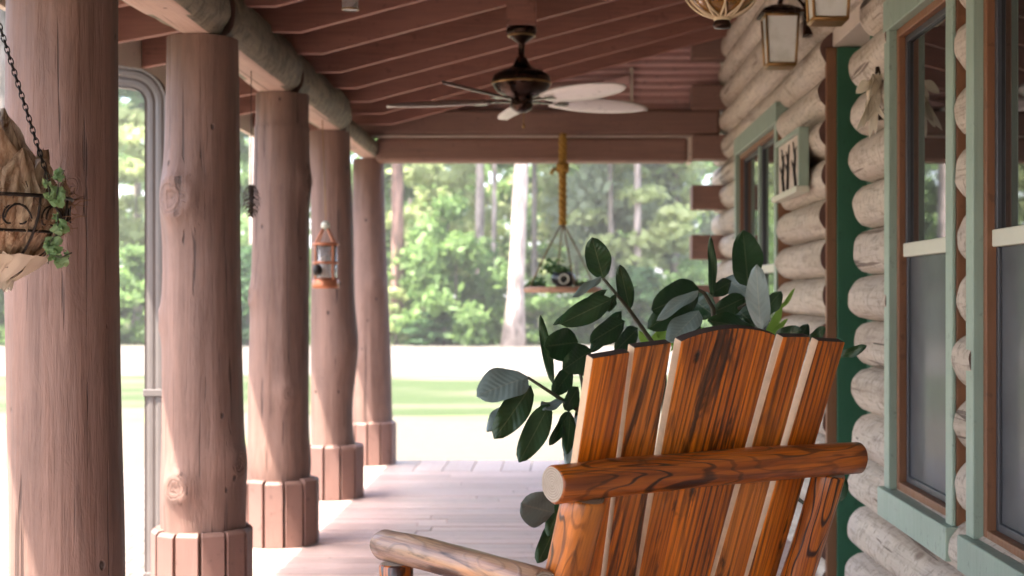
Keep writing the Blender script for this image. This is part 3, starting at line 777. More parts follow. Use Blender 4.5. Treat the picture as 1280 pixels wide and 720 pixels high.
L_ = [ # base px, tip px, width px, depth, normal
 ((754,348),(740,297),25,3.95,DK),((765,374),(700,405),24,3.9,DK),((759,362),(694,407),12,3.92,DK),((752,346),(716,372),9,3.95,PALE),
 ((787,387),(775,332),16,4.05,DK),((770,368),(760,390),8,3.98,DK),((781,402),(737,428),23,4.0,DK),((777,389),(738,441),15,4.05,DK),
 ((797,411),(769,439),21,4.05,DK),((722,428),(680,433),32,4.0,DK),((691,480),(675,393),10,4.0,DK),((739,438),(704,462),26,3.95,DK),
 ((715,462),(692,493),19,4.0,DK),((660,472),(596,493),42,3.85,PALE),((664,482),(619,548),28,3.85,DK),((640,500),(609,541),18,3.95,PALE),
 ((687,505),(649,578),25,3.85,DK),((700,499),(681,513),22,3.9,PALE),((712,514),(689,556),13,3.9,DK),((723,484),(706,513),17,3.95,DK),
 ((713,515),(709,567),15,3.9,DK),((719,520),(735,540),20,3.95,PALE),((720,548),(708,582),13,3.95,PALE),((692,641),(651,630),36,3.85,PALE),((702,628),(685,670),17,3.9,DK),
 ((697,652),(673,704),20,3.9,DK),((735,500),(722,545),20,4.0,DK),((730,470),(722,430),18,4.1,DK),
 ((891,372),(889,295),9,4.25,DK),((935,358),(929,288),32,4.25,DK),((951,413),(945,331),24,4.1,PALE),((874,362),(815,388),38,4.2,DK),
 ((866,374),(810,411),27,4.3,DK),((873,364),(820,399),14,4.1,PALE),((874,389),(835,429),28,4.1,PALE),((872,392),(850,432),22,4.2,DK),((941,410),(884,401),24,4.05,UP),
 ((931,372),(893,390),20,4.3,DK),((908,346),(934,370),22,4.35,PALE),((914,352),(889,367),16,4.3,DK),((952,396),(976,363),17,4.3,DK),
 ((968,425),(1003,412),18,4.4,DK),((1012,428),(1031,408),11,4.4,DK),((1050,445),(1083,433),10,4.4,DK),((915,380),(944,408),30,4.35,DK),
 ((864,372),(892,394),28,4.35,DK),((900,395),(930,428),28,4.3,DK),((880,410),(900,440),28,4.35,DK),((1030,600),(1050,585),30,4.3,DK),((1028,620),(1058,600),26,4.35,DK),
 ((760,440),(748,480),20,4.1,DK),((990,440),(1010,405),16,4.45,DK)]
rs = random.Random(11)
for (b,tp,wp,Y,nr) in L_:
    dY = rs.uniform(-.05,.05)
    nn = V(nr)+V((rs.uniform(-.15,.15),rs.uniform(-.1,.1),rs.uniform(-.15,.15)))
    RIB += leaf(at(*b,Y), at(*tp,Y-abs(dY)-.03), wp/FPX*Y*1.32, nn, rs.uniform(.02,.12), rs.uniform(-.12,.14), LV)
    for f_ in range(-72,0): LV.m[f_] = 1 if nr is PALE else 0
fo = part(LV, 'foliage', [M['rubber'], M['sky_glare']], plant, attr=('rib', RIB))
va = fo.data.attributes.new('vein', 'FLOAT', 'POINT'); va.data.foreach_set('value', VEIN[:len(RIB)])
mb = MB()
def stem(pts, r0, r1): 
    n = len(pts); mb.tube(pts, [r0+(r1-r0)*i/(n-1) for i in range(n)], 8)
base = V((.34,4.38,.36))
stem([base, V((.30,4.3,.8)), at(830,470,4.15), at(814,426,4.1), at(785,385,4.02), at(754,348,3.95)], .011, .004)
stem([base+V((-.04,0,0)), V((.16,4.25,.75)), at(760,560,4.05), at(722,512,3.95), at(700,498,3.9), at(660,472,3.85)], .011, .004)
stem([at(735,530,3.98), at(728,480,4.0), at(722,450,4.0), at(700,440,4.0)], .006, .003)
stem([base+V((.03,.02,0)), V((.40,4.36,.85)), at(895,420,4.25), at(891,385,4.25), at(880,366,4.2), at(873,362,4.2)], .012, .004)
stem([at(893,400,4.25), at(915,390,4.3), at(940,375,4.25), at(935,357,4.25)], .006, .004)
stem([base+V((-.03,-.02,0)), at(760,680,4.15), at(715,640,3.98), at(696,640,3.9)], .009, .003)
stem([base+V((.05,.02,0)), V((.55,4.38,.8)), at(955,430,4.4), at(951,410,4.15)], .009, .004)
stem([V((.55,4.38,.8)), at(1000,520,4.4), at(1015,440,4.4)], .007, .003); stem([V((.55,4.38,.8)), at(1020,640,4.35), at(1030,610,4.3)], .007, .003)
part(mb, 'stems', M['stem'], plant)
mb = MB(); mb.lathe([(0,0),(.12,0),(.125,.01),(.165,.30),(.185,.30),(.19,.36),(.172,.362),(.165,.33),(0,.33)], (.34,4.38,0.002), 32); part(mb, 'pot', M['terracotta'], plant)
mb = MB(); mb.lathe([(.163,.335),(.1,.345),(0,.35)], (.34,4.38,0), 24); part(mb, 'soil', M['soil'], plant)
# a lime green fern behind it
fern = empty('fern', (.52,4.75,0), 'small lime green fern showing between the rubber plant leaves', 'plant')
mb = MB()
for (b,tp,wp) in [((958,420),(978,384),12),((972,390),(994,362),6),((955,425),(985,400),8),((805,440),(843,400),16),((815,445),(800,415),12),((838,440),(868,395),8),((850,440),(880,410),12),((830,430),(820,405),9),((840,435),(850,400),10),((760,640),(790,600),10)]:
    leaf(at(*b,4.7), at(*tp,4.65), wp/FPX*4.7, DK, .1, .2, mb, 8, 2)
part(mb, 'fronds', M['lime'], fern)
mb = MB()
for q in (at(958,420,4.7),at(805,440,4.7),at(850,440,4.7),at(760,640,4.7)): mb.tube([(.52,4.75,.24),((q.x+.52)/2,4.74,max(.5,q.z*.7)),q], .003, 5)
part(mb, 'stalk', M['lime'], fern)
mb = MB(); mb.lathe([(0,0),(.09,0),(.12,.25),(.11,.25),(.105,.22),(0,.22)], (.52,4.75,.002), 24); part(mb, 'pot', M['terracotta'], fern)

# ------------------------------------------------------------------ ceiling fan
FC = V((-.22,7.45,0)); fan = empty('ceiling_fan', (FC.x,FC.y,2.31), 'dark bronze ceiling fan with five leaf-shaped pale blades under the rafters', 'ceiling fan')
mb = MB(); mb.box((FC.x-.075,FC.y-.08,2.69),(FC.x+.075,FC.y+.08,zb(FC.x-.075)+.02)); part(mb, 'mounting_block', M['rafter'], fan, .004)
mb = MB(); mb.lathe([(0,2.69),(.075,2.689),(.08,2.67),(.07,2.645),(.045,2.625),(.018,2.605),(.016,2.54),(.03,2.53),(.04,2.50),(.065,2.475),(.11,2.462),(.145,2.44),(.152,2.415),(.148,2.385),(.125,2.355),(.085,2.335),(.06,2.325),(.055,2.30),(.062,2.285),(.05,2.265),(.025,2.25),(0,2.248)], (FC.x,FC.y,0), 36)
part(mb, 'motor', M['bronze'], fan)
for z_, r_, t_ in ((2.40,.151,.006),(2.645,.07,.005)):
    mb = MB(); mb.torus((FC.x,FC.y,z_),r_,t_,40,6); part(mb, 'trim_ring', M['brass'], fan)
for i, ang in enumerate((165,242,314,26,98)):
    a = R(ang); dx, dy = math.cos(a), math.sin(a)
    mb = MB(); n = 16; up = []; 
    tilt = R(-17)
    for k in range(n+1):
        u = k/n; r = .17+.575*u; hw = .083*(math.sin(math.pi*min(1,(u*.93+.07)))**.55) if u < 1 else .006
        up.append((r,hw))
    vs = []
    for zz in (.0,-.008):
        for (r,hw) in up:
            for s in (-1,-.5,0,.5,1):
                q = s*hw; vs.append((r, q*math.cos(tilt), zz+q*math.sin(tilt)-.004*math.cos(s*math.pi)))
    m = 5; N = (n+1)*m; fs = []
    for lay in (0,1):
        for k in range(n):
            for s in range(4):
                f = (lay*N+k*m+s, lay*N+(k+1)*m+s, lay*N+(k+1)*m+s+1, lay*N+k*m+s+1); fs.append(f if lay == 0 else f[::-1])
    edge = [k*m for k in range(n+1)]+[n*m+s for s in range(1,5)]+[k*m+4 for k in range(n-1,-1,-1)]+[3,2,1]
    for p, q in zip(edge, edge[1:]+edge[:1]): fs.append((p, p+N, q+N, q))
    mb.add(vs, fs, 0, True)
    o = mb.build('blade', M['blade_shaded'] if i == 1 else M['blade_pale'], fan); o.rotation_euler = (0,0,a); o.location = (0,0,0)
    mb = MB(); mb.box((.05,-.016,-.006),(.20,.016,.004)); mb.box((.19,-.035,-.012),(.26,.035,-.009))
    br = mb.build('blade_iron', M['bronze'], fan, .003); br.rotation_euler = (0,0,a); br.location = (0,0,-.002)
mb = MB(); mb.tube([(FC.x+.01,FC.y-.02,2.26),(FC.x+.012,FC.y-.02,2.19)], .0025, 6); mb.lathe([(0,-.028),(.008,-.022),(.009,-.008),(.004,0),(0,.001)], (FC.x+.012,FC.y-.02,2.19), 12); part(mb, 'pull_chain', M['brass'], fan)

# ------------------------------------------------------------------ hanging planter shelf on a thick rope
hp = empty('hanging_shelf', (0,10.8,1.33), 'round wooden shelf on thin cords below a thick yellow rope at the porch end', 'hanging shelf')
RY = 10.85; rx = -.01
mb = MB()
for q in range(3):
    ph = 2*math.pi*q/3; pp = []
    for k in range(41):
        z = 2.52-.68*k/40; a = ph+k*.75; pp.append((rx+.016*math.cos(a), RY+.016*math.sin(a), z))
    mb.tube(pp, .0165, 8)
part(mb, 'rope', M['rope'], hp)
mb = MB()
for k in range(3): mb.torus((rx,RY,2.245+.022*k), .034, .016, 18, 8, Matrix.Rotation(R(14*(k-1)),3,'X'))
mb.tube([(rx-.03,RY,2.26),(rx-.075,RY-.02,2.25),(rx-.085,RY-.02,2.215)], [.014,.013,.015], 8)
part(mb, 'knot', M['rope'], hp)
mb = MB()
for (dx,dy) in ((-.25,-.1),(-.05,.19),(.09,-.21),(.25,.08)):
    mb.tube([(rx,RY,1.86),(rx+dx*.5,RY+dy*.5,1.62),(rx+dx,RY+dy,1.36)], .006, 6)
part(mb, 'cords', M['cord'], hp)
mb = MB(); mb.lathe([(0,1.325),(.285,1.325),(.295,1.335),(.295,1.362),(.285,1.37),(0,1.37)], (rx,RY,0), 40)
part(mb, 'board', painted_board('shelf_wood', (.40,.22,.13), 'X', .6, .3, island=False), hp)
def small_leafy(mb, c, r, n, size, seed, up=.5):
    rs = random.Random(seed)
    for _ in range(n):
        d = V((rs.gauss(0,1),rs.gauss(0,1),abs(rs.gauss(0,1))*up+.2)).normalized()*r*rs.uniform(.3,1)
        p = V(c)+d; q = p+V((rs.gauss(0,1),rs.gauss(0,1),rs.gauss(0,.7))).normalized()*size
        leaf(p, q, size*.55, (rs.gauss(0,1),rs.gauss(0,1),1), .1, .1, mb, 4, 2)
M['moss'] = leafmat('small_plant_leaf', [(.03,.07,.015),(.06,.13,.03),(.10,.18,.04)], .3)
M['black_pot'] = plain('black_pot', (.012,.012,.013), .3)
pp_ = empty('potted_plant', (rx+.005,RY-.06,1.372), 'small leafy plant in round black pot on the hanging shelf', 'plant')
mb = MB(); mb.lathe([(0,0),(.05,0),(.085,.035),(.09,.07),(.075,.105),(.068,.105),(.07,.09),(0,.09)], (rx+.005,RY-.06,1.372), 24); part(mb, 'pot', M['black_pot'], pp_)
mb = MB(); mb.torus((rx+.01,RY-.145,1.425),.034,.008,20,6,Matrix.Rotation(R(90),3,'X')); part(mb, 'badge', M['cream'], pp_)
mb = MB(); small_leafy(mb, (rx-.06,RY-.05,1.48), .11, 60, .05, 3); small_leafy(mb, (rx+.005,RY-.06,1.47), .06, 30, .04, 4); part(mb, 'foliage', M['moss'], pp_)
sp_ = empty('succulent', (rx-.20,RY-.03,1.372), 'low green succulent at the left edge of the hanging shelf', 'plant')
mb = MB(); small_leafy(mb, (rx-.20,RY-.03,1.372), .07, 60, .045, 5); part(mb, 'foliage', M['moss'], sp_)
ms_ = empty('moss_clump', (rx+.15,RY-.03,1.372), 'flat brown-green moss clump right of the black pot on the shelf', 'plant')
mb = MB(); small_leafy(mb, (rx+.14,RY-.04,1.372), .075, 60, .035, 6, .15); part(mb, 'foliage', leafmat('moss_brown', [(.06,.06,.025),(.10,.11,.04)], .2), ms_)

# ------------------------------------------------------------------ wall lanterns
def lantern(X, Y, ztop, label):
    root = empty('wall_lantern', (X,Y,ztop), label, 'lantern', 'lanterns either side of the door')
    h = .235; wt, wb = .078, .066
    def ring(z, w): return [(X-w,Y-w,z),(X+w,Y-w,z),(X+w,Y+w,z),(X-w,Y+w,z)]
    mb = MB()
    a, b = ring(ztop,wt), ring(ztop-h,wb)
    for k in range(4):
        mb.tube([a[k],b[k]], .0065, 6); mb.tube([a[k],a[(k+1)%4]], .0065, 6); mb.tube([b[k],b[(k+1)%4]], .0075, 6)
    part(mb, 'frame', M['brass'], root)
    mb = MB(); s = .94
    for k in range(4):
        p = [V(a[k]),V(a[(k+1)%4]),V(b[(k+1)%4]),V(b[k])]
        c = V((X,Y,0)); 
        ins = [V((c.x+(q.x-c.x)*s, c.y+(q.y-c.y)*s, q.z)) for q in p]
        mb.add(ins+[V((c.x+(q.x-c.x)*.97, c.y+(q.y-c.y)*.97, q.z)) for q in ins], [(0,1,2,3),(7,6,5,4),(0,4,5,1),(1,5,6,2),(2,6,7,3),(3,7,4,0)])
    part(mb, 'pane', M['frost'], root)
    mb = MB()
    prof = [(wt*1.30,0.004),(wt*1.32,.014),(wt*1.1,.030),(.045,.052),(.02,.060)]
    vs = []
    for (w,z) in prof: vs += ring(ztop+z, w)
    mb.add(vs, [(i*4+k, i*4+(k+1)%4, (i+1)*4+(k+1)%4, (i+1)*4+k) for i in range(4) for k in range(4)]+[(3,2,1,0),(16,17,18,19)])
    mb.lathe([(.012,0),(.014,.012),(.006,.02),(.010,.03),(0,.036)], (X,Y,ztop+.06), 12)
    part(mb, 'roof', M['bronze'], root)
    mb = MB(); mb.box((X-wb,Y-wb,ztop-h-.012),(X+wb,Y+wb,ztop-h-.004)); part(mb, 'base', M['brass'], root, .002)
    mb = MB(); mb.tube([(X,Y,ztop+.065),(X+.02,Y,ztop+.10),(X+.08,Y,ztop+.10),(1.19,Y,ztop+.03)], .008, 8); mb.box((1.165,Y-.045,ztop-.09),(1.205,Y+.045,ztop+.07)); part(mb, 'bracket', M['bronze'], root)
    return root
lantern(1.05, 7.0, 2.655, 'brass wall lantern with frosted panes between the far window and the door')
lantern(1.05, 5.73, 2.63, 'brass wall lantern cut off by the top of the view nearer the camera')

# framed wall piece
fr = empty('shadow_box', (1.15,7.32,1.3), 'green wooden shadow box holding dark twigs, hung on the log wall beside the door', 'wall art')
y0, y1, z0, z1 = 6.92, 7.74, 2.045, 2.325; xa, xb = 1.118, 1.186
y0, y1, z0, z1 = 6.92, 7.72, 1.83, 2.10
z0, z1 = 1.83, 2.115; xa, xb = 1.128, 1.178
mb = MB(); mb.box((xa,y0,z0),(xb,y0+.035,z1)); mb.box((xa,y1-.035,z0),(xb,y1,z1)); mb.box((xa,y0+.035,z1-.025),(xb,y1-.035,z1)); part(mb, 'frame', M['green_trim'], fr, .003)
mb = MB(); mb.box((xa-.015,y0-.012,z0-.030),(xb,y1+.012,z0-.0005)); part(mb, 'ledge', M['cream'], fr, .003)
mb = MB(); mb.box((xa+.018,y0+.035,z0),(xb-.006,y1-.035,z1-.025)); part(mb, 'back_panel', M['palewood'], fr)
mb = MB(); rs = random.Random(5)
for k, y in enumerate((y0+.20, y0+.40, y0+.58)):
    mb = MB(); x = xa+.012; w_ = (-1)**k
    P = [V((x,y-.03*w_,z0+.015)), V((x-.003,y,z0+.09)), V((x,y-.012*w_,z0+.15)), V((x-.002,y+.035*w_,z1-.05))]
    mb.tube(P, [.008,.007,.006,.003], 6)
    for (i, dy, dz) in ((1,.07,.06),(1,-.06,.05),(2,-.06,.05),(2,.04,.06)): mb.tube([P[i], P[i]+V((-.004,dy*.5,dz*.7)), P[i]+V((-.002,dy,dz))], [.0055,.004,.002], 5)
    part(mb, 'twig', M['iron'], fr)

# dried husk bundle by the door
M['husk'] = leafmat('dried_husk', [(.38,.30,.20),(.62,.54,.42),(.75,.68,.56)], .2, .7)
hb = empty('dried_husk_bundle', (1.15,5.42,2.0), 'bundle of curled dried husks hanging on the logs beside the green door', 'wall decoration')
mb = MB(); rs = random.Random(9)
for k in range(16):
    t0 = at(1094+rs.uniform(-8,8), 96+rs.uniform(-8,20), 5.43); b0 = at(1088+rs.uniform(-20,16), 130+rs.uniform(-16,40), 5.38+rs.uniform(-.05,.03))
    leaf(t0, b0, rs.uniform(.022,.045), (rs.uniform(-1,.6),-1,rs.uniform(-.6,.6)), rs.uniform(.3,.7), rs.uniform(-.3,.3), mb, 10, 4)
part(mb, 'husks', M['husk'], hb)
mb = MB(); mb.tube([at(1097,84,5.46),at(1099,112,5.44),at(1101,150,5.44)], [.008,.02,.012], 10); part(mb, 'core', M['bronze'], hb)

# glass float in a rope net
gf = empty('glass_float', (.55,5.01,2.41), 'amber glass float in pale rope net hanging at the top near the wall', 'hanging ornament')
def ball(c, r, n=20, m=28):
    mb = MB(); mb.lathe([(r*math.sin(math.pi*k/n), -r*math.cos(math.pi*k/n)) for k in range(n+1)], c, m); return mb
part(ball((.55,5.01,2.415), .142), 'glass_ball', M['amber'], gf)
mb = MB(); C0 = V((.55,5.01,2.415)); rr = .149
for k in range(10):
    a = 2*math.pi*k/10
    for sg in (1,-1):
        pp = []
        for q in range(17):
            th_ = math.pi*(.04+.92*q/16); aa = a+sg*.55*math.sin(q/16*math.pi*2)*.6
            pp.append(C0+V((rr*math.sin(th_)*math.cos(aa), rr*math.sin(th_)*math.sin(aa), -rr*math.cos(th_))))
        mb.tube(pp, .0042, 6)
mb.torus(C0+V((0,0,-.150)), .022, .010, 16, 8); mb.torus(C0+V((0,0,.150)), .02, .009, 16, 8)
mb.tube([C0+V((0,0,.15)), C0+V((0,0,.62))], .006, 6)
part(mb, 'net', M['palerope'], gf)
mb = MB(); mb.lathe([(0,-.185),(.028,-.183),(.033,-.172),(.026,-.160),(.03,-.150),(0,-.149)], C0, 20); part(mb, 'finial', M['bronze'], gf)

# small clear ornament at the very top
jo = empty('glass_ornament', (-.897,6.0,2.51), 'small clear glass ornament hanging from a rafter, only its base showing', 'hanging ornament')
mb = MB(); mb.lathe([(0,0),(.03,0),(.036,.006),(.034,.05),(.026,.08),(.014,.10),(0,.102)], (-.925,6.23,2.535), 24); part(mb, 'glass_body', M['clear'], jo)
mb = MB(); mb.torus((-.925,6.23,2.540),.036,.003,24,6); part(mb, 'rim', M['brass'], jo); mb = MB(); mb.tube([(-.925,6.23,2.63),(-.925,6.23,2.66)], .003, 6); part(mb, 'wire', M['brass'], jo)

# pine cone on a string
M['cone'] = plain('pine_cone_brown', (.075,.045,.028), .7, vary=.4)
pc = empty('pine_cone', (-1.48,6.8,1.7), 'dark pine cone hanging on a string between the second and third posts', 'hanging ornament')
c0 = at(314,250,6.8); mb = MB(); rs = random.Random(4)
for k in range(90):
    u = k/90; a = k*2.399; r = .026*math.sin(math.pi*(.12+.83*u))**.7; z = .075-.15*u
    p = c0+V((r*.5*math.cos(a), r*.5*math.sin(a), z)); q = c0+V((1.8*r*math.cos(a), 1.8*r*math.sin(a), z-.016))
    leaf(p, q, .014, (0,0,1), .1, -.1, mb, 3, 2)
mb.tube([c0+V((0,0,.07)), c0+V((0,0,-.07))], [.014,.009], 8); part(mb, 'cone_scales', M['cone'], pc)
mb = MB(); mb.tube([c0+V((0,0,.07)), V((c0.x,c0.y,2.365))], .002, 5); part(mb, 'string', M['iron'], pc)

# candle lantern in front of the bulging post
cl = empty('candle_lantern', (-1.42,8.7,1.3), 'glass candle lantern with copper base hanging in front of the bulging post', 'lantern')
c0 = at(407,316,8.7); X, Y, Z = c0.x, c0.y, c0.z
mb = MB(); mb.lathe([(0,-.215),(.078,-.215),(.082,-.20),(.078,-.165),(.06,-.150),(0,-.15)], c0, 24); part(mb, 'base', M['copper'], cl)
mb = MB(); mb.lathe([(.068,-.148),(.068,.05),(.064,.05),(.064,-.148)], c0, 24); part(mb, 'glass_cylinder', M['clear'], cl)
mb = MB(); mb.lathe([(0,-.148),(.026,-.148),(.026,-.03),(.012,-.02),(0,-.02)], c0, 16); part(mb, 'candle', M['candle'], cl)
mb = MB(); mb.torus(c0+V((0,0,.052)), .074, .010, 24, 6); mb.torus(c0+V((0,0,-.06)), .072, .008, 24, 6)
for k in range(4):
    a = 2*math.pi*(k+.5)/4; mb.tube([c0+V((.074*math.cos(a),.074*math.sin(a),-.20)), c0+V((.074*math.cos(a),.074*math.sin(a),.06)), c0+V((.03*math.cos(a),.03*math.sin(a),.13)), c0+V((0,0,.17))], .006, 6)
part(mb, 'cage', M['copper'], cl)
part(ball(c0+V((0,0,.165)), .028, 12, 16), 'white_bead', M['cream'], cl)
mb = MB(); mb.tube([c0+V((0,0,.19)), c0+V((0,0,.24)), V((X-.02,Y,2.37))], .0025, 6); part(mb, 'wire', M['brass'], cl)
mb = MB(); mb.lathe([(0,-.05),(.022,-.045),(.03,-.02),(.022,.01),(0,.02)], c0+V((-.035,-.085,-.09)), 14); part(mb, 'tag_ornament', M['iron'], cl)

# ------------------------------------------------------------------ hanging basket of dried bark
BC = V((-1.285,3.18,0)); BR_ = .188; zr, zb_ = 1.515, 1.335
hk = empty('hanging_basket', (BC.x,BC.y,zb_), 'iron wire hanging basket on chains in front of the nearest post', 'hanging basket')
mb = MB(); mb.torus((BC.x,BC.y,zr), BR_, .0045, 48, 6); mb.torus((BC.x,BC.y,zr-.075), BR_*.86, .0035, 48, 6); mb.torus((BC.x,BC.y,zb_+.03), BR_*.52, .004, 36, 6)
for k in range(12):
    a = 2*math.pi*k/12; pp = []
    for q in range(9):
        u = q/8; r = BR_*math.cos(u*math.pi/2*.95)**.55; pp.append((BC.x+r*math.cos(a), BC.y+r*math.sin(a), zr-(zr-zb_)*u))
    mb.tube(pp, .003, 6)
    for sg in (1,-1):                              # scrolls
        pp = []
        for q in range(18):
            u = q/17; an = u*4.6; rad = .040*(1-u*.75); aa = a+.26+sg*(rad*math.cos(an)-.01)/BR_; r = BR_*(.985-.1*u)
            pp.append((BC.x+r*math.cos(aa), BC.y+r*math.sin(aa), zr-.050+rad*math.sin(an)))
        mb.tube(pp, .0022, 5)
part(mb, 'wire_frame', M['iron'], hk)
M['coco'] = leafmat('coco_liner', [(.10,.055,.025),(.18,.10,.045)], .05, .9)
mb = MB(); prof = [(BR_*.80*math.cos(u*math.pi/2*.95)**.55, zr-(zr-zb_-.006)*u) for u in [q/10 for q in range(11)]]
mb.lathe(prof, (BC.x,BC.y,0), 40); mb.lathe([(BR_*.80,zr-.02),(0,zr-.03)], (BC.x,BC.y,0), 40); part(mb, 'liner', M['coco'], hk)
apex = V((BC.x-.01,BC.y,2.05))
for k in range(3):
    a = R(-18)+2*math.pi*k/3; p = V((BC.x+BR_*math.cos(a), BC.y+BR_*math.sin(a), zr)); d = apex-p; n = int(d.length/.0135); mb = MB()
    q0 = d.to_track_quat('X','Z').to_matrix()
    for j in range(n):
        mb.torus(p+d*((j+.5)/n), 0.0068, .0017, 12, 5, q0 @ Matrix.Rotation(R(90*(j%2)+20),3,'X') @ Matrix.Diagonal((1.35,.75,1)).to_3x3())
    part(mb, 'chain', M['iron'], hk)
mb = MB(); mb.torus(apex, .02, .003, 16, 6, Matrix.Rotation(R(90),3,'X')); mb.tube([apex+V((0,0,.02)), V((apex.x,apex.y,2.556))], .003, 6); part(mb, 'hook', M['iron'], hk)
t = NT('dried_bark'); v = t.coords((1,1,.28)); n1 = t.noise(v, 24, 6, .7, .8); n2 = t.noise(v, 90, 4)
c = t.mix(t.ramp(n1, [(.36,0),(.62,1)]), (.11,.05,.02), (.66,.53,.36)); c = t.mix(t.math('MULTIPLY', t.island(), .6), c, (.26,.115,.045)); c = t.mix(t.ramp(n2, [(.52,0),(.75,.6)]), c, (.10,.055,.03))
M['bark'] = t.bsdf(c, .7, t.bump(n1, .5, .006), .3)
bk = empty('dried_bark', (BC.x,BC.y,zr-.03), 'tall curled pieces of dried tan bark filling the wire basket', 'dried bark')
mb = MB(); rs = random.Random(21)
def curl_piece(b, tp, w, curv, nrm):
    b, tp = V(b), V(tp); d = tp-b; L = d.length; d.normalize(); nrm = V(nrm); nrm = (nrm-d*nrm.dot(d)).normalized(); sd = d.cross(nrm); vs = []
    ph = rs.uniform(0,50)
    for i in range(15):
        u = i/14; hw = w*.5*(.75+.5*math.sin(math.pi*(.15+.6*u)))*(1 if u < .8 else 1-(u-.8)*3.2)
        for k in range(9):
            s = -1+k/4; an = s*curv
            n_ = mnoise.noise(V((u*5,s*1.5,ph)))
            vs.append(b+d*(L*u*(1+.05*mnoise.noise(V((s*4,ph,0)))*u))+sd*(hw*math.sin(an)/max(.3,math.sin(min(curv,1.5))))+nrm*(-hw*(1-math.cos(an))*1.1+.022*n_+.03*u*u))
    fs = [(i*9+k,(i+1)*9+k,(i+1)*9+k+1,i*9+k+1) for i in range(14) for k in range(8)]
    mb.add(vs, fs, 0, True)
D = BC.y
def bowl_r(z): u = min(1,max(0,(zr-z)/(zr-zb_))); return BR_*math.cos(u*math.pi/2*.95)**.55
def bark_strip(a, z0, z1, w, fl, k):                  # follows the inside of the bowl, then stands up past the rim
    vs = []; n = 20; ph = k*7.3
    for i in range(n+1):
        u = i/n; z = z0+(z1-z0)*u
        r = bowl_r(z)*.97-.006-.004*(k%3) if z < zr else BR_*.965-.006-.004*(k%3)-(z-zr)*fl
        hw = w*.5*(.62+.6*math.sin(math.pi*(.12+.70*u)))*(1 if u < .72 else 1-((u-.72)/.28)**1.6*.93)
        hw *= 1+.5*mnoise.noise(V((u*7,ph,0)))
        for q in range(9):
            sg = -1+q/4; aa = a+hw*sg/max(.06,r)+.10*mnoise.noise(V((u*2.2,ph,3)))
            rr = r+.020*mnoise.noise(V((u*5,sg*2,ph)))-(abs(sg)**2)*hw*.35*(1 if k%2 else -.35)*(1 if z > zr else .25)
            vs.append((BC.x+rr*math.cos(aa), BC.y+rr*math.sin(aa), z+.012*mnoise.noise(V((sg*3,ph,u)))))
    mb.add(vs, [(i*9+q,(i+1)*9+q,(i+1)*9+q+1,i*9+q+1) for i in range(n) for q in range(8)], 0, True)
for k, (a, h, w, fl) in enumerate([(-92,.30,.10,.10),(-95,.36,.075,.06),(-88,.33,.05,.1),(-104,.27,.06,.2),(-84,.22,.045,.3),(-70,.045,.075,.05),(-55,.16,.06,.35),(-38,.10,.085,.15),(-20,.02,.06,0),(-85,.055,.05,.9),(-74,.15,.035,.4),(-50,.085,.04,.9),(-35,.19,.03,.5),(-14,.03,.05,.2),(-100,.17,.05,.5),(-66,.02,.05,.1),(-26,.075,.04,.9),(-8,.085,.07,.3),(15,.06,.08,.2),(45,.12,.09,.3),(80,.2,.1,.4),(120,.17,.1,.3),(165,.22,.11,.25),(205,.19,.1,.2),(240,.23,.10,.2),(-115,.12,.09,.15),(-80,.12,.07,.8),(-45,.05,.05,.6),(-62,.20,.045,.55),(-30,.16,.035,.7),(0,.12,.05,.8)]):
    bark_strip(R(a), zb_+.012+.01*(k%3), zr+h, w, fl, k)
part(mb, 'bark_pieces', M['bark'], bk)
mb = MB()                                            # papery skin hanging out below
for k, a in enumerate((-130,-95,-62,-32,0,40)):
    vs = []; n = 10
    for i in range(n+1):
        u = i/n; z = zb_+.055-.075*u+.012*mnoise.noise(V((k*5,u*3,0)))
        for q in range(9):
            sg = -1+q/4; aa = R(a)+sg*.34; r = bowl_r(max(z,zb_+.004))*(1.05 if u < .7 else 1.0)+.008+.012*mnoise.noise(V((sg*3,u*3,k*4.))) - .02*max(0,u-.75)
            vs.append((BC.x+r*math.cos(aa), BC.y+r*math.sin(aa), z+.016*mnoise.noise(V((sg*2.5,u,k*9.)))))
    mb.add(vs, [(i*9+q,(i+1)*9+q,(i+1)*9+q+1,i*9+q+1) for i in range(n) for q in range(8)], 0, True)
fb_ = MB()
for k in range(150):
    a = rs.uniform(-2.4,.9); z = zr+rs.uniform(-.10,.03); r = bowl_r(min(z,zr))*rs.uniform(.93,1.03); p = V((BC.x+r*math.cos(a),BC.y+r*math.sin(a),z))
    d = V((math.cos(a)*rs.uniform(.0,.9)+rs.uniform(-.6,.6), math.sin(a)*rs.uniform(0,.9)+rs.uniform(-.5,.5), rs.uniform(-.9,.9)))*rs.uniform(.015,.045)
    fb_.tube([p, p+d*.5+V((0,0,.004)), p+d+V((rs.uniform(-.01,.01),0,rs.uniform(-.012,.004)))], [.0011,.0009,.0005], 4)
tag(part(fb_, 'coco_fibres', M['coco'], bk), kind='stuff')
part(mb, 'papery_skin', M['husk'], bk)
iv = empty('ivy_sprig', (BC.x+.17,BC.y,zr), 'trailing ivy sprig with small green leaves at the basket rim', 'plant')
mb = MB(); rs = random.Random(8); sm = MB()
paths = [[(70,250),(74,225),(80,213)],[(72,268),(72,290),(64,300),(60,330)],[(66,300),(60,318),(76,322),(90,316)],[(62,245),(58,215)]]
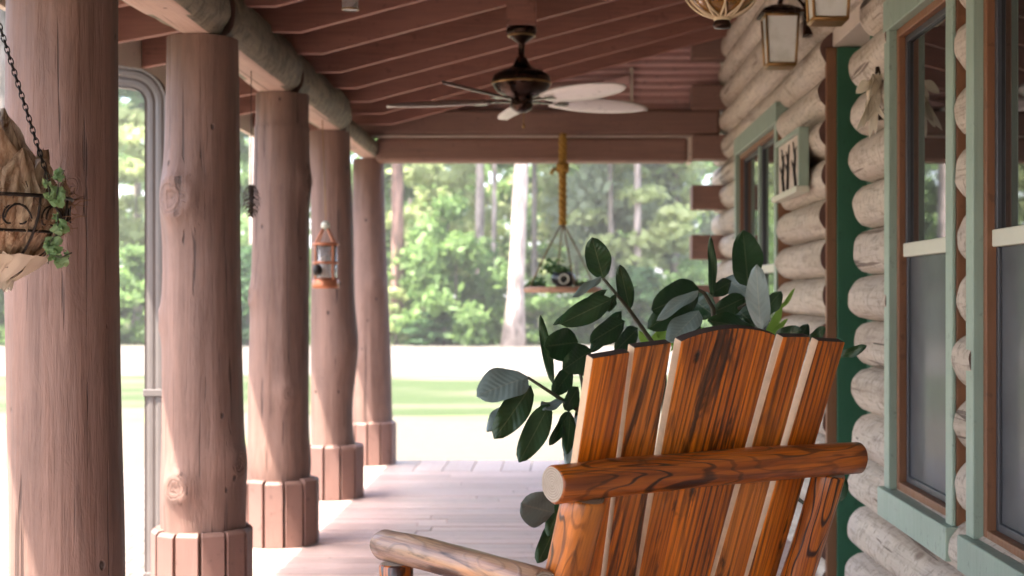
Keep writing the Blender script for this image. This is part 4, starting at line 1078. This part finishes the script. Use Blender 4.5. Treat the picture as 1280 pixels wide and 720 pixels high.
for p in paths:
    P = [at(a,b,D-.12+.02*rs.random()) for a,b in p]; sm.tube(P, .0015, 5)
    for q in range(len(P)-1):
        for s in range(2):
            c = P[q].lerp(P[q+1], s/2+.15); d = V((rs.uniform(-1,1),rs.uniform(-.4,.4),rs.uniform(-1,1))).normalized()
            sz = rs.uniform(.014,.032)
            for da in (-.8,0,.8):
                dd = V((d.x*math.cos(da)-d.z*math.sin(da), d.y, d.x*math.sin(da)+d.z*math.cos(da))); leaf(c, c+dd*sz*(1 if da == 0 else .75), sz*.7, (rs.uniform(-.4,.4),-1,.3), .1, .1, mb, 5, 2)
part(mb, 'ivy_leaves', leafmat('ivy_leaf', [(.04,.10,.02),(.08,.17,.04),(.20,.27,.12)], .35), iv); part(sm, 'vine', M['stem'], iv)

# ------------------------------------------------------------------ trees and woods
def leaf_cloud(clumps, n, size, seed):
    """many small bent leaf cards spread through clumps (cx,cy,cz,rx,ry,rz,weight)"""
    g = np.random.default_rng(seed); cl_ = np.array(clumps, float); wgt = cl_[:,6]/cl_[:,6].sum()
    idx = g.choice(len(cl_), n, p=wgt); d = g.normal(size=(n,3)); d /= np.linalg.norm(d,axis=1)[:,None]
    rad = g.random(n)**.45
    c = cl_[idx,:3]+d*rad[:,None]*cl_[idx,3:6]*(1+.22*g.normal(size=(n,1)))
    a = g.normal(size=(n,3)); a[:,2] *= .55; a /= np.linalg.norm(a,axis=1)[:,None]
    b = np.cross(a, d+.8*g.normal(size=(n,3))); b /= np.linalg.norm(b,axis=1)[:,None]
    s = size*g.uniform(.55,1.3,size=(n,1))
    v = np.stack([c-a*s*.6, c-b*s*.34, c+a*s*.6, c+b*s*.34],1).reshape(-1,3)
    return v
def cloud_mesh(name, v, mat):
    n = len(v)//4; me = bpy.data.meshes.new(name); me.vertices.add(len(v)); me.vertices.foreach_set('co', v.ravel())
    me.loops.add(n*4); me.loops.foreach_set('vertex_index', np.arange(n*4, dtype=np.int32)); me.polygons.add(n)
    me.polygons.foreach_set('loop_start', np.arange(0,n*4,4,dtype=np.int32)); me.polygons.foreach_set('loop_total', np.full(n,4,dtype=np.int32))
    me.materials.append(mat); me.update(); me.validate(); return me
M['leaf_mid'] = leafmat('leaf_mid', [(.070,.135,.040),(.115,.195,.060),(.18,.27,.09)], .5)
M['leaf_dark'] = leafmat('leaf_dark', [(.030,.070,.026),(.05,.105,.04),(.08,.15,.06)], .42)
M['leaf_lime'] = leafmat('leaf_yellow_green', [(.21,.28,.08),(.30,.36,.14),(.40,.44,.22)], .5)
M['leaf_moss'] = leafmat('leaf_grey_moss', [(.16,.20,.11),(.22,.27,.16),(.30,.34,.23)], .5)
def trunkmat(name, col):
    t = NT(name); v = t.coords((1,1,.25)); n = t.ramp(t.noise(v, 4, 6, .7), [(.35,0),(.62,1)]); vv = t.vor(v, 5)
    return t.bsdf(t.mix(n, hue(col,.35), hue(col,1.45)), .9, t.bump(vv, .8, .08), .2)
M['trunk_pale'] = trunkmat('pale_pine_bark', (.36,.29,.26)); M['trunk_red'] = trunkmat('reddish_bark', (.21,.125,.10)); M['trunk_grey'] = trunkmat('grey_bark', (.20,.165,.14))
crown_cache = {}
def crown_mesh(kind, seed):
    if (kind,seed) in crown_cache: return crown_cache[(kind,seed)]
    rs = random.Random(seed*13+len(kind)); cl_ = []
    if kind == 'pine':      # high, layered
        for k in range(26):
            z = rs.uniform(8.5,17); r = (17.5-z)*.36+.6; a = rs.uniform(0,6.28); q = rs.uniform(.3,1)*r
            cl_.append((q*math.cos(a), q*math.sin(a), z, .9,.9,.4,1))
        v = leaf_cloud(cl_, 5200, .34, seed); m = M['leaf_dark']
    elif kind in ('shrub','shrub_dark','lime_shrub'):
        for k in range(34):
            z = abs(rs.gauss(.45,.28)); z = min(z,1.); r = .55*math.sqrt(max(.06,1-(z-.35)**2/.5)); a = rs.uniform(0,6.28); q = r*math.sqrt(rs.random())
            cl_.append((q*math.cos(a), q*math.sin(a), z, .17,.17,.10,1))
        v = leaf_cloud(cl_, 5200, .075, seed); m = {'shrub':M['leaf_mid'],'shrub_dark':M['leaf_dark'],'lime_shrub':M['leaf_lime']}[kind]
    elif kind in ('sapling','lime_sapling','moss_sapling'):
        for k in range(30):
            z = rs.uniform(.30,1.0); r = .34*math.sin(math.pi*min(1,(z-.22)/.85))+.05; a = rs.uniform(0,6.28); q = r*math.sqrt(rs.random())
            cl_.append((q*math.cos(a), q*math.sin(a), z, .11,.11,.045 if kind != 'moss_sapling' else .11,1))
        v = leaf_cloud(cl_, 3600, .055, seed); m = {'sapling':M['leaf_mid'],'lime_sapling':M['leaf_lime'],'moss_sapling':M['leaf_moss']}[kind]
    crown_cache[(kind,seed)] = cloud_mesh('crown', v, m); return crown_cache[(kind,seed)]
def tree(name, px, Y, label, cat, group, kind, seed, H=1.0, Wd=None, r=.3, mat='trunk_grey', top=17, lean=0, rz=0):
    X = (px-VX)/FPX*Y; root = empty(name, (X,Y,GZ), label, cat, group)
    me = crown_mesh(kind, seed); o = bpy.data.objects.new('crown', me); COL.objects.link(o); o.parent = root; o.rotation_euler = (0,0,rz)
    if kind == 'pine': s = H; o.scale = (s,s,s); hh = top*s*.97
    else: w_ = Wd or H; o.scale = (w_,w_,H); hh = H*.75
    if kind == 'pine': o.location = (lean*hh*.7,0,0)
    mb = MB(); rs = random.Random(seed+int(px)); pts = []; rad = []
    for k in range(13):
        u = k/12; pts.append((lean*hh*u+.10*r*mnoise.noise(V((u*3,px,0))), .2*r*mnoise.noise(V((u*3,px,9))), hh*u-.1*(k == 0))); rad.append(r*(1-.72*u)*(1+.5*max(0,.06-u)/.06))
    mb.tube(pts, rad, 12, 0, True, None, .08)
    for k in range(7 if kind == 'pine' else 6):
        u = rs.uniform(.45,.95) if kind == 'pine' else rs.uniform(.25,.8); i = int(u*12); a = rs.uniform(0,6.28); L = rs.uniform(1.2,2.6) if kind == 'pine' else (Wd or H)*rs.uniform(.25,.42)
        p = V(pts[i]); mb.tube([p, p+V((L*.5*math.cos(a),L*.5*math.sin(a),L*.18)), p+V((L*math.cos(a),L*math.sin(a),L*.45))], [rad[i]*.45,rad[i]*.3,rad[i]*.1], 6)
    mb.build('trunk', M[mat], root); return root
G1 = 'tall trunks in the woods beyond the yard'
def trunk_at(px, Y, wpx, label, mat, lean=0, H=1.0, seed=1): return tree('pine_tree', px, Y, label, 'tree', G1, 'pine', seed, H, None, wpx/FPX*Y/2*1.12, mat, 17, lean, px*.7)
trunk_at(642, 45.5, 20, 'thick pale leaning tree trunk standing left of the hanging shelf', 'trunk_pale', .045, 1.15, 1)
trunk_at(497, 48, 17, 'reddish straight tree trunk just right of the farthest porch post', 'trunk_red', 0, 1.05, 2)
trunk_at(600, 50.5, 12, 'pinkish slim trunk deeper in the woods left of the thick pale trunk', 'trunk_pale', 0, 1.1, 1)
trunk_at(616, 49.5, 7, 'thinnest pale trunk close beside the thick pale trunk', 'trunk_pale', .01, .8, 2)
trunk_at(668, 52, 8, 'grey trunk deep in shade behind the hanging shelf cords', 'trunk_grey', 0, 1.0, 3)
trunk_at(516, 66, 13, 'dark grey trunk in deep shade right of the reddish trunk', 'trunk_grey', 0, 1.1, 1)
trunk_at(765, 50, 8, 'slim grey trunk right of the hanging shelf above the rubber plant', 'trunk_grey', -.01, .95, 2)
trunk_at(797, 49.5, 10, 'pinkish short-looking trunk above the rubber plant leaves', 'trunk_pale', 0, 1.0, 3)
trunk_at(842, 52, 10, 'grey trunk seen left of the projecting corner logs', 'trunk_grey', .01, 1.05, 1)
trunk_at(172, 56, 12, 'grey trunk in the gap between the nearest post and the downspout', 'trunk_grey', 0, 1.0, 3)
trunk_at(4, 50, 20, 'tree trunk at the left edge behind the nearest post', 'trunk_grey', 0, 1.05, 2)
trunk_at(318, 52, 14, 'pinkish trunk in the gap left of the middle post', 'trunk_pale', 0, 1.0, 1)
G2 = 'shrubs at the edge of the woods'; G3 = 'young trees among the woods'
def bush(px, Y, h, wd, label, kind='shrub', seed=1): return tree('shrub', px, Y, label, 'shrub', G2, kind, seed, h, wd, .05, 'trunk_grey', rz=px*1.3)
def sap(px, Y, h, wd, label, kind='sapling', seed=1): return tree('young_tree', px, Y, label, 'tree', G3, kind, seed, h, wd, .09, 'trunk_grey', rz=px*.9)
bush(570, 47.5, 4.5, 3.4, 'largest rounded green shrub left of the thick pale trunk', 'shrub', 1)
bush(530, 49, 3.4, 2.6, 'dense mid-green shrub right of the reddish trunk', 'shrub', 2)
bush(612, 49.5, 3.0, 2.2, 'lower green shrub touching the left side of the thick pale trunk', 'shrub', 3)
bush(495, 47.6, 1.7, 2.0, 'low yellow-green shrub at the foot of the reddish trunk', 'lime_shrub', 1)
bush(555, 47, 1.1, 2.4, 'low dark shrub along the road edge under the largest shrub', 'shrub_dark', 1)
bush(690, 48, 2.2, 2.9, 'green shrub right of the thick pale trunk below the hanging shelf', 'shrub', 2)
bush(742, 50, 1.8, 2.6, 'low grey-green shrub between the rubber plant stems', 'shrub', 1)
bush(795, 48.5, 2.4, 2.6, 'dark shrub right of the upper rubber plant leaves', 'shrub_dark', 2)
bush(850, 49, 3.2, 2.4, 'mid-green shrub beside the projecting corner logs', 'shrub', 3)
bush(168, 48, 3.0, 3.0, 'green shrub left of the downspout across the road', 'shrub', 1)
bush(60, 47, 3.6, 4.0, 'broad green shrub behind the nearest post', 'shrub', 2)
bush(310, 47, 3.0, 3.0, 'green shrub seen left of the middle post', 'shrub_dark', 3)
bush(-20, 48, 3.4, 3.4, 'green shrub at the left edge across the road', 'shrub', 3)
sap(560, 53, 7.2, 6.2, 'pale yellow-green young tree above the largest shrub', 'lime_sapling', 1)
sap(800, 51, 7.0, 6.6, 'bright yellow-green young tree above the rubber plant leaves', 'lime_sapling', 2)
sap(720, 55, 8.2, 6.6, 'yellow-green young tree behind the thick rope', 'lime_sapling', 3)
sap(765, 52, 8.0, 5.2, 'grey mossy young tree right of the thick rope', 'moss_sapling', 1)
sap(845, 53, 8.2, 5.4, 'grey mossy young tree left of the corner logs', 'moss_sapling', 2)
sap(690, 60, 8.5, 7.2, 'green young tree in the shade behind the hanging shelf', 'sapling', 1)
sap(610, 57, 8.5, 6.0, 'dark green young tree between the slim pinkish trunks', 'sapling', 2)
sap(520, 58, 8.5, 7.0, 'green young tree deep behind the dense mid-green shrub', 'sapling', 3)
sap(170, 52, 8.0, 6.4, 'young tree above the shrub left of the downspout', 'lime_sapling', 2)
sap(316, 54, 8.5, 6.0, 'young tree above the dark shrub near the middle post', 'sapling', 1)
sap(30, 52, 8.0, 6.4, 'young tree with mossy grey-green leaves at the left edge', 'moss_sapling', 2)
# the woods behind read as one mass
g = np.random.default_rng(5); cl_ = []
for k in range(420):
    Y = g.uniform(66,95); cl_.append((g.uniform(-60,30), Y, g.uniform(0,13), 2.0,1.6,1.1, 1))
me = cloud_mesh('far_woods', leaf_cloud(cl_, 52000, .62, 4)+np.array([0,0,GZ]), M['leaf_mid']); fw = bpy.data.objects.new('far_woods', me); COL.objects.link(fw); tag(fw, 'mass of green woods far behind the yard', 'woods', None, 'stuff')
cl_ = [(g.uniform(-45,25), g.uniform(47.3,52), .1, .9,.6,.35,1) for k in range(150)]
me = cloud_mesh('undergrowth', leaf_cloud(cl_, 16000, .16, 6)+np.array([0,0,GZ]), M['leaf_mid']); fw = bpy.data.objects.new('undergrowth', me); COL.objects.link(fw); tag(fw, 'low leafy undergrowth along the far road edge', 'undergrowth', None, 'stuff')

# ------------------------------------------------------------------ added thin volume that mimics lens veil over the woods
t = NT('lens_veil'); pv = t.n('ShaderNodeVolumePrincipled'); pv.inputs['Color'].default_value = (.97,.95,.88,1); pv.inputs['Density'].default_value = .0013; pv.inputs['Anisotropy'].default_value = .2
t.t.links.new(pv.outputs[0], t.out.inputs['Volume'])
mb = MB(); mb.box((-320,-220,GZ-1.2),(320,520,22)); hz = mb.build('veil_volume', t.m); tag(hz, kind='stuff')
sc.cycles.volume_bounces = 0
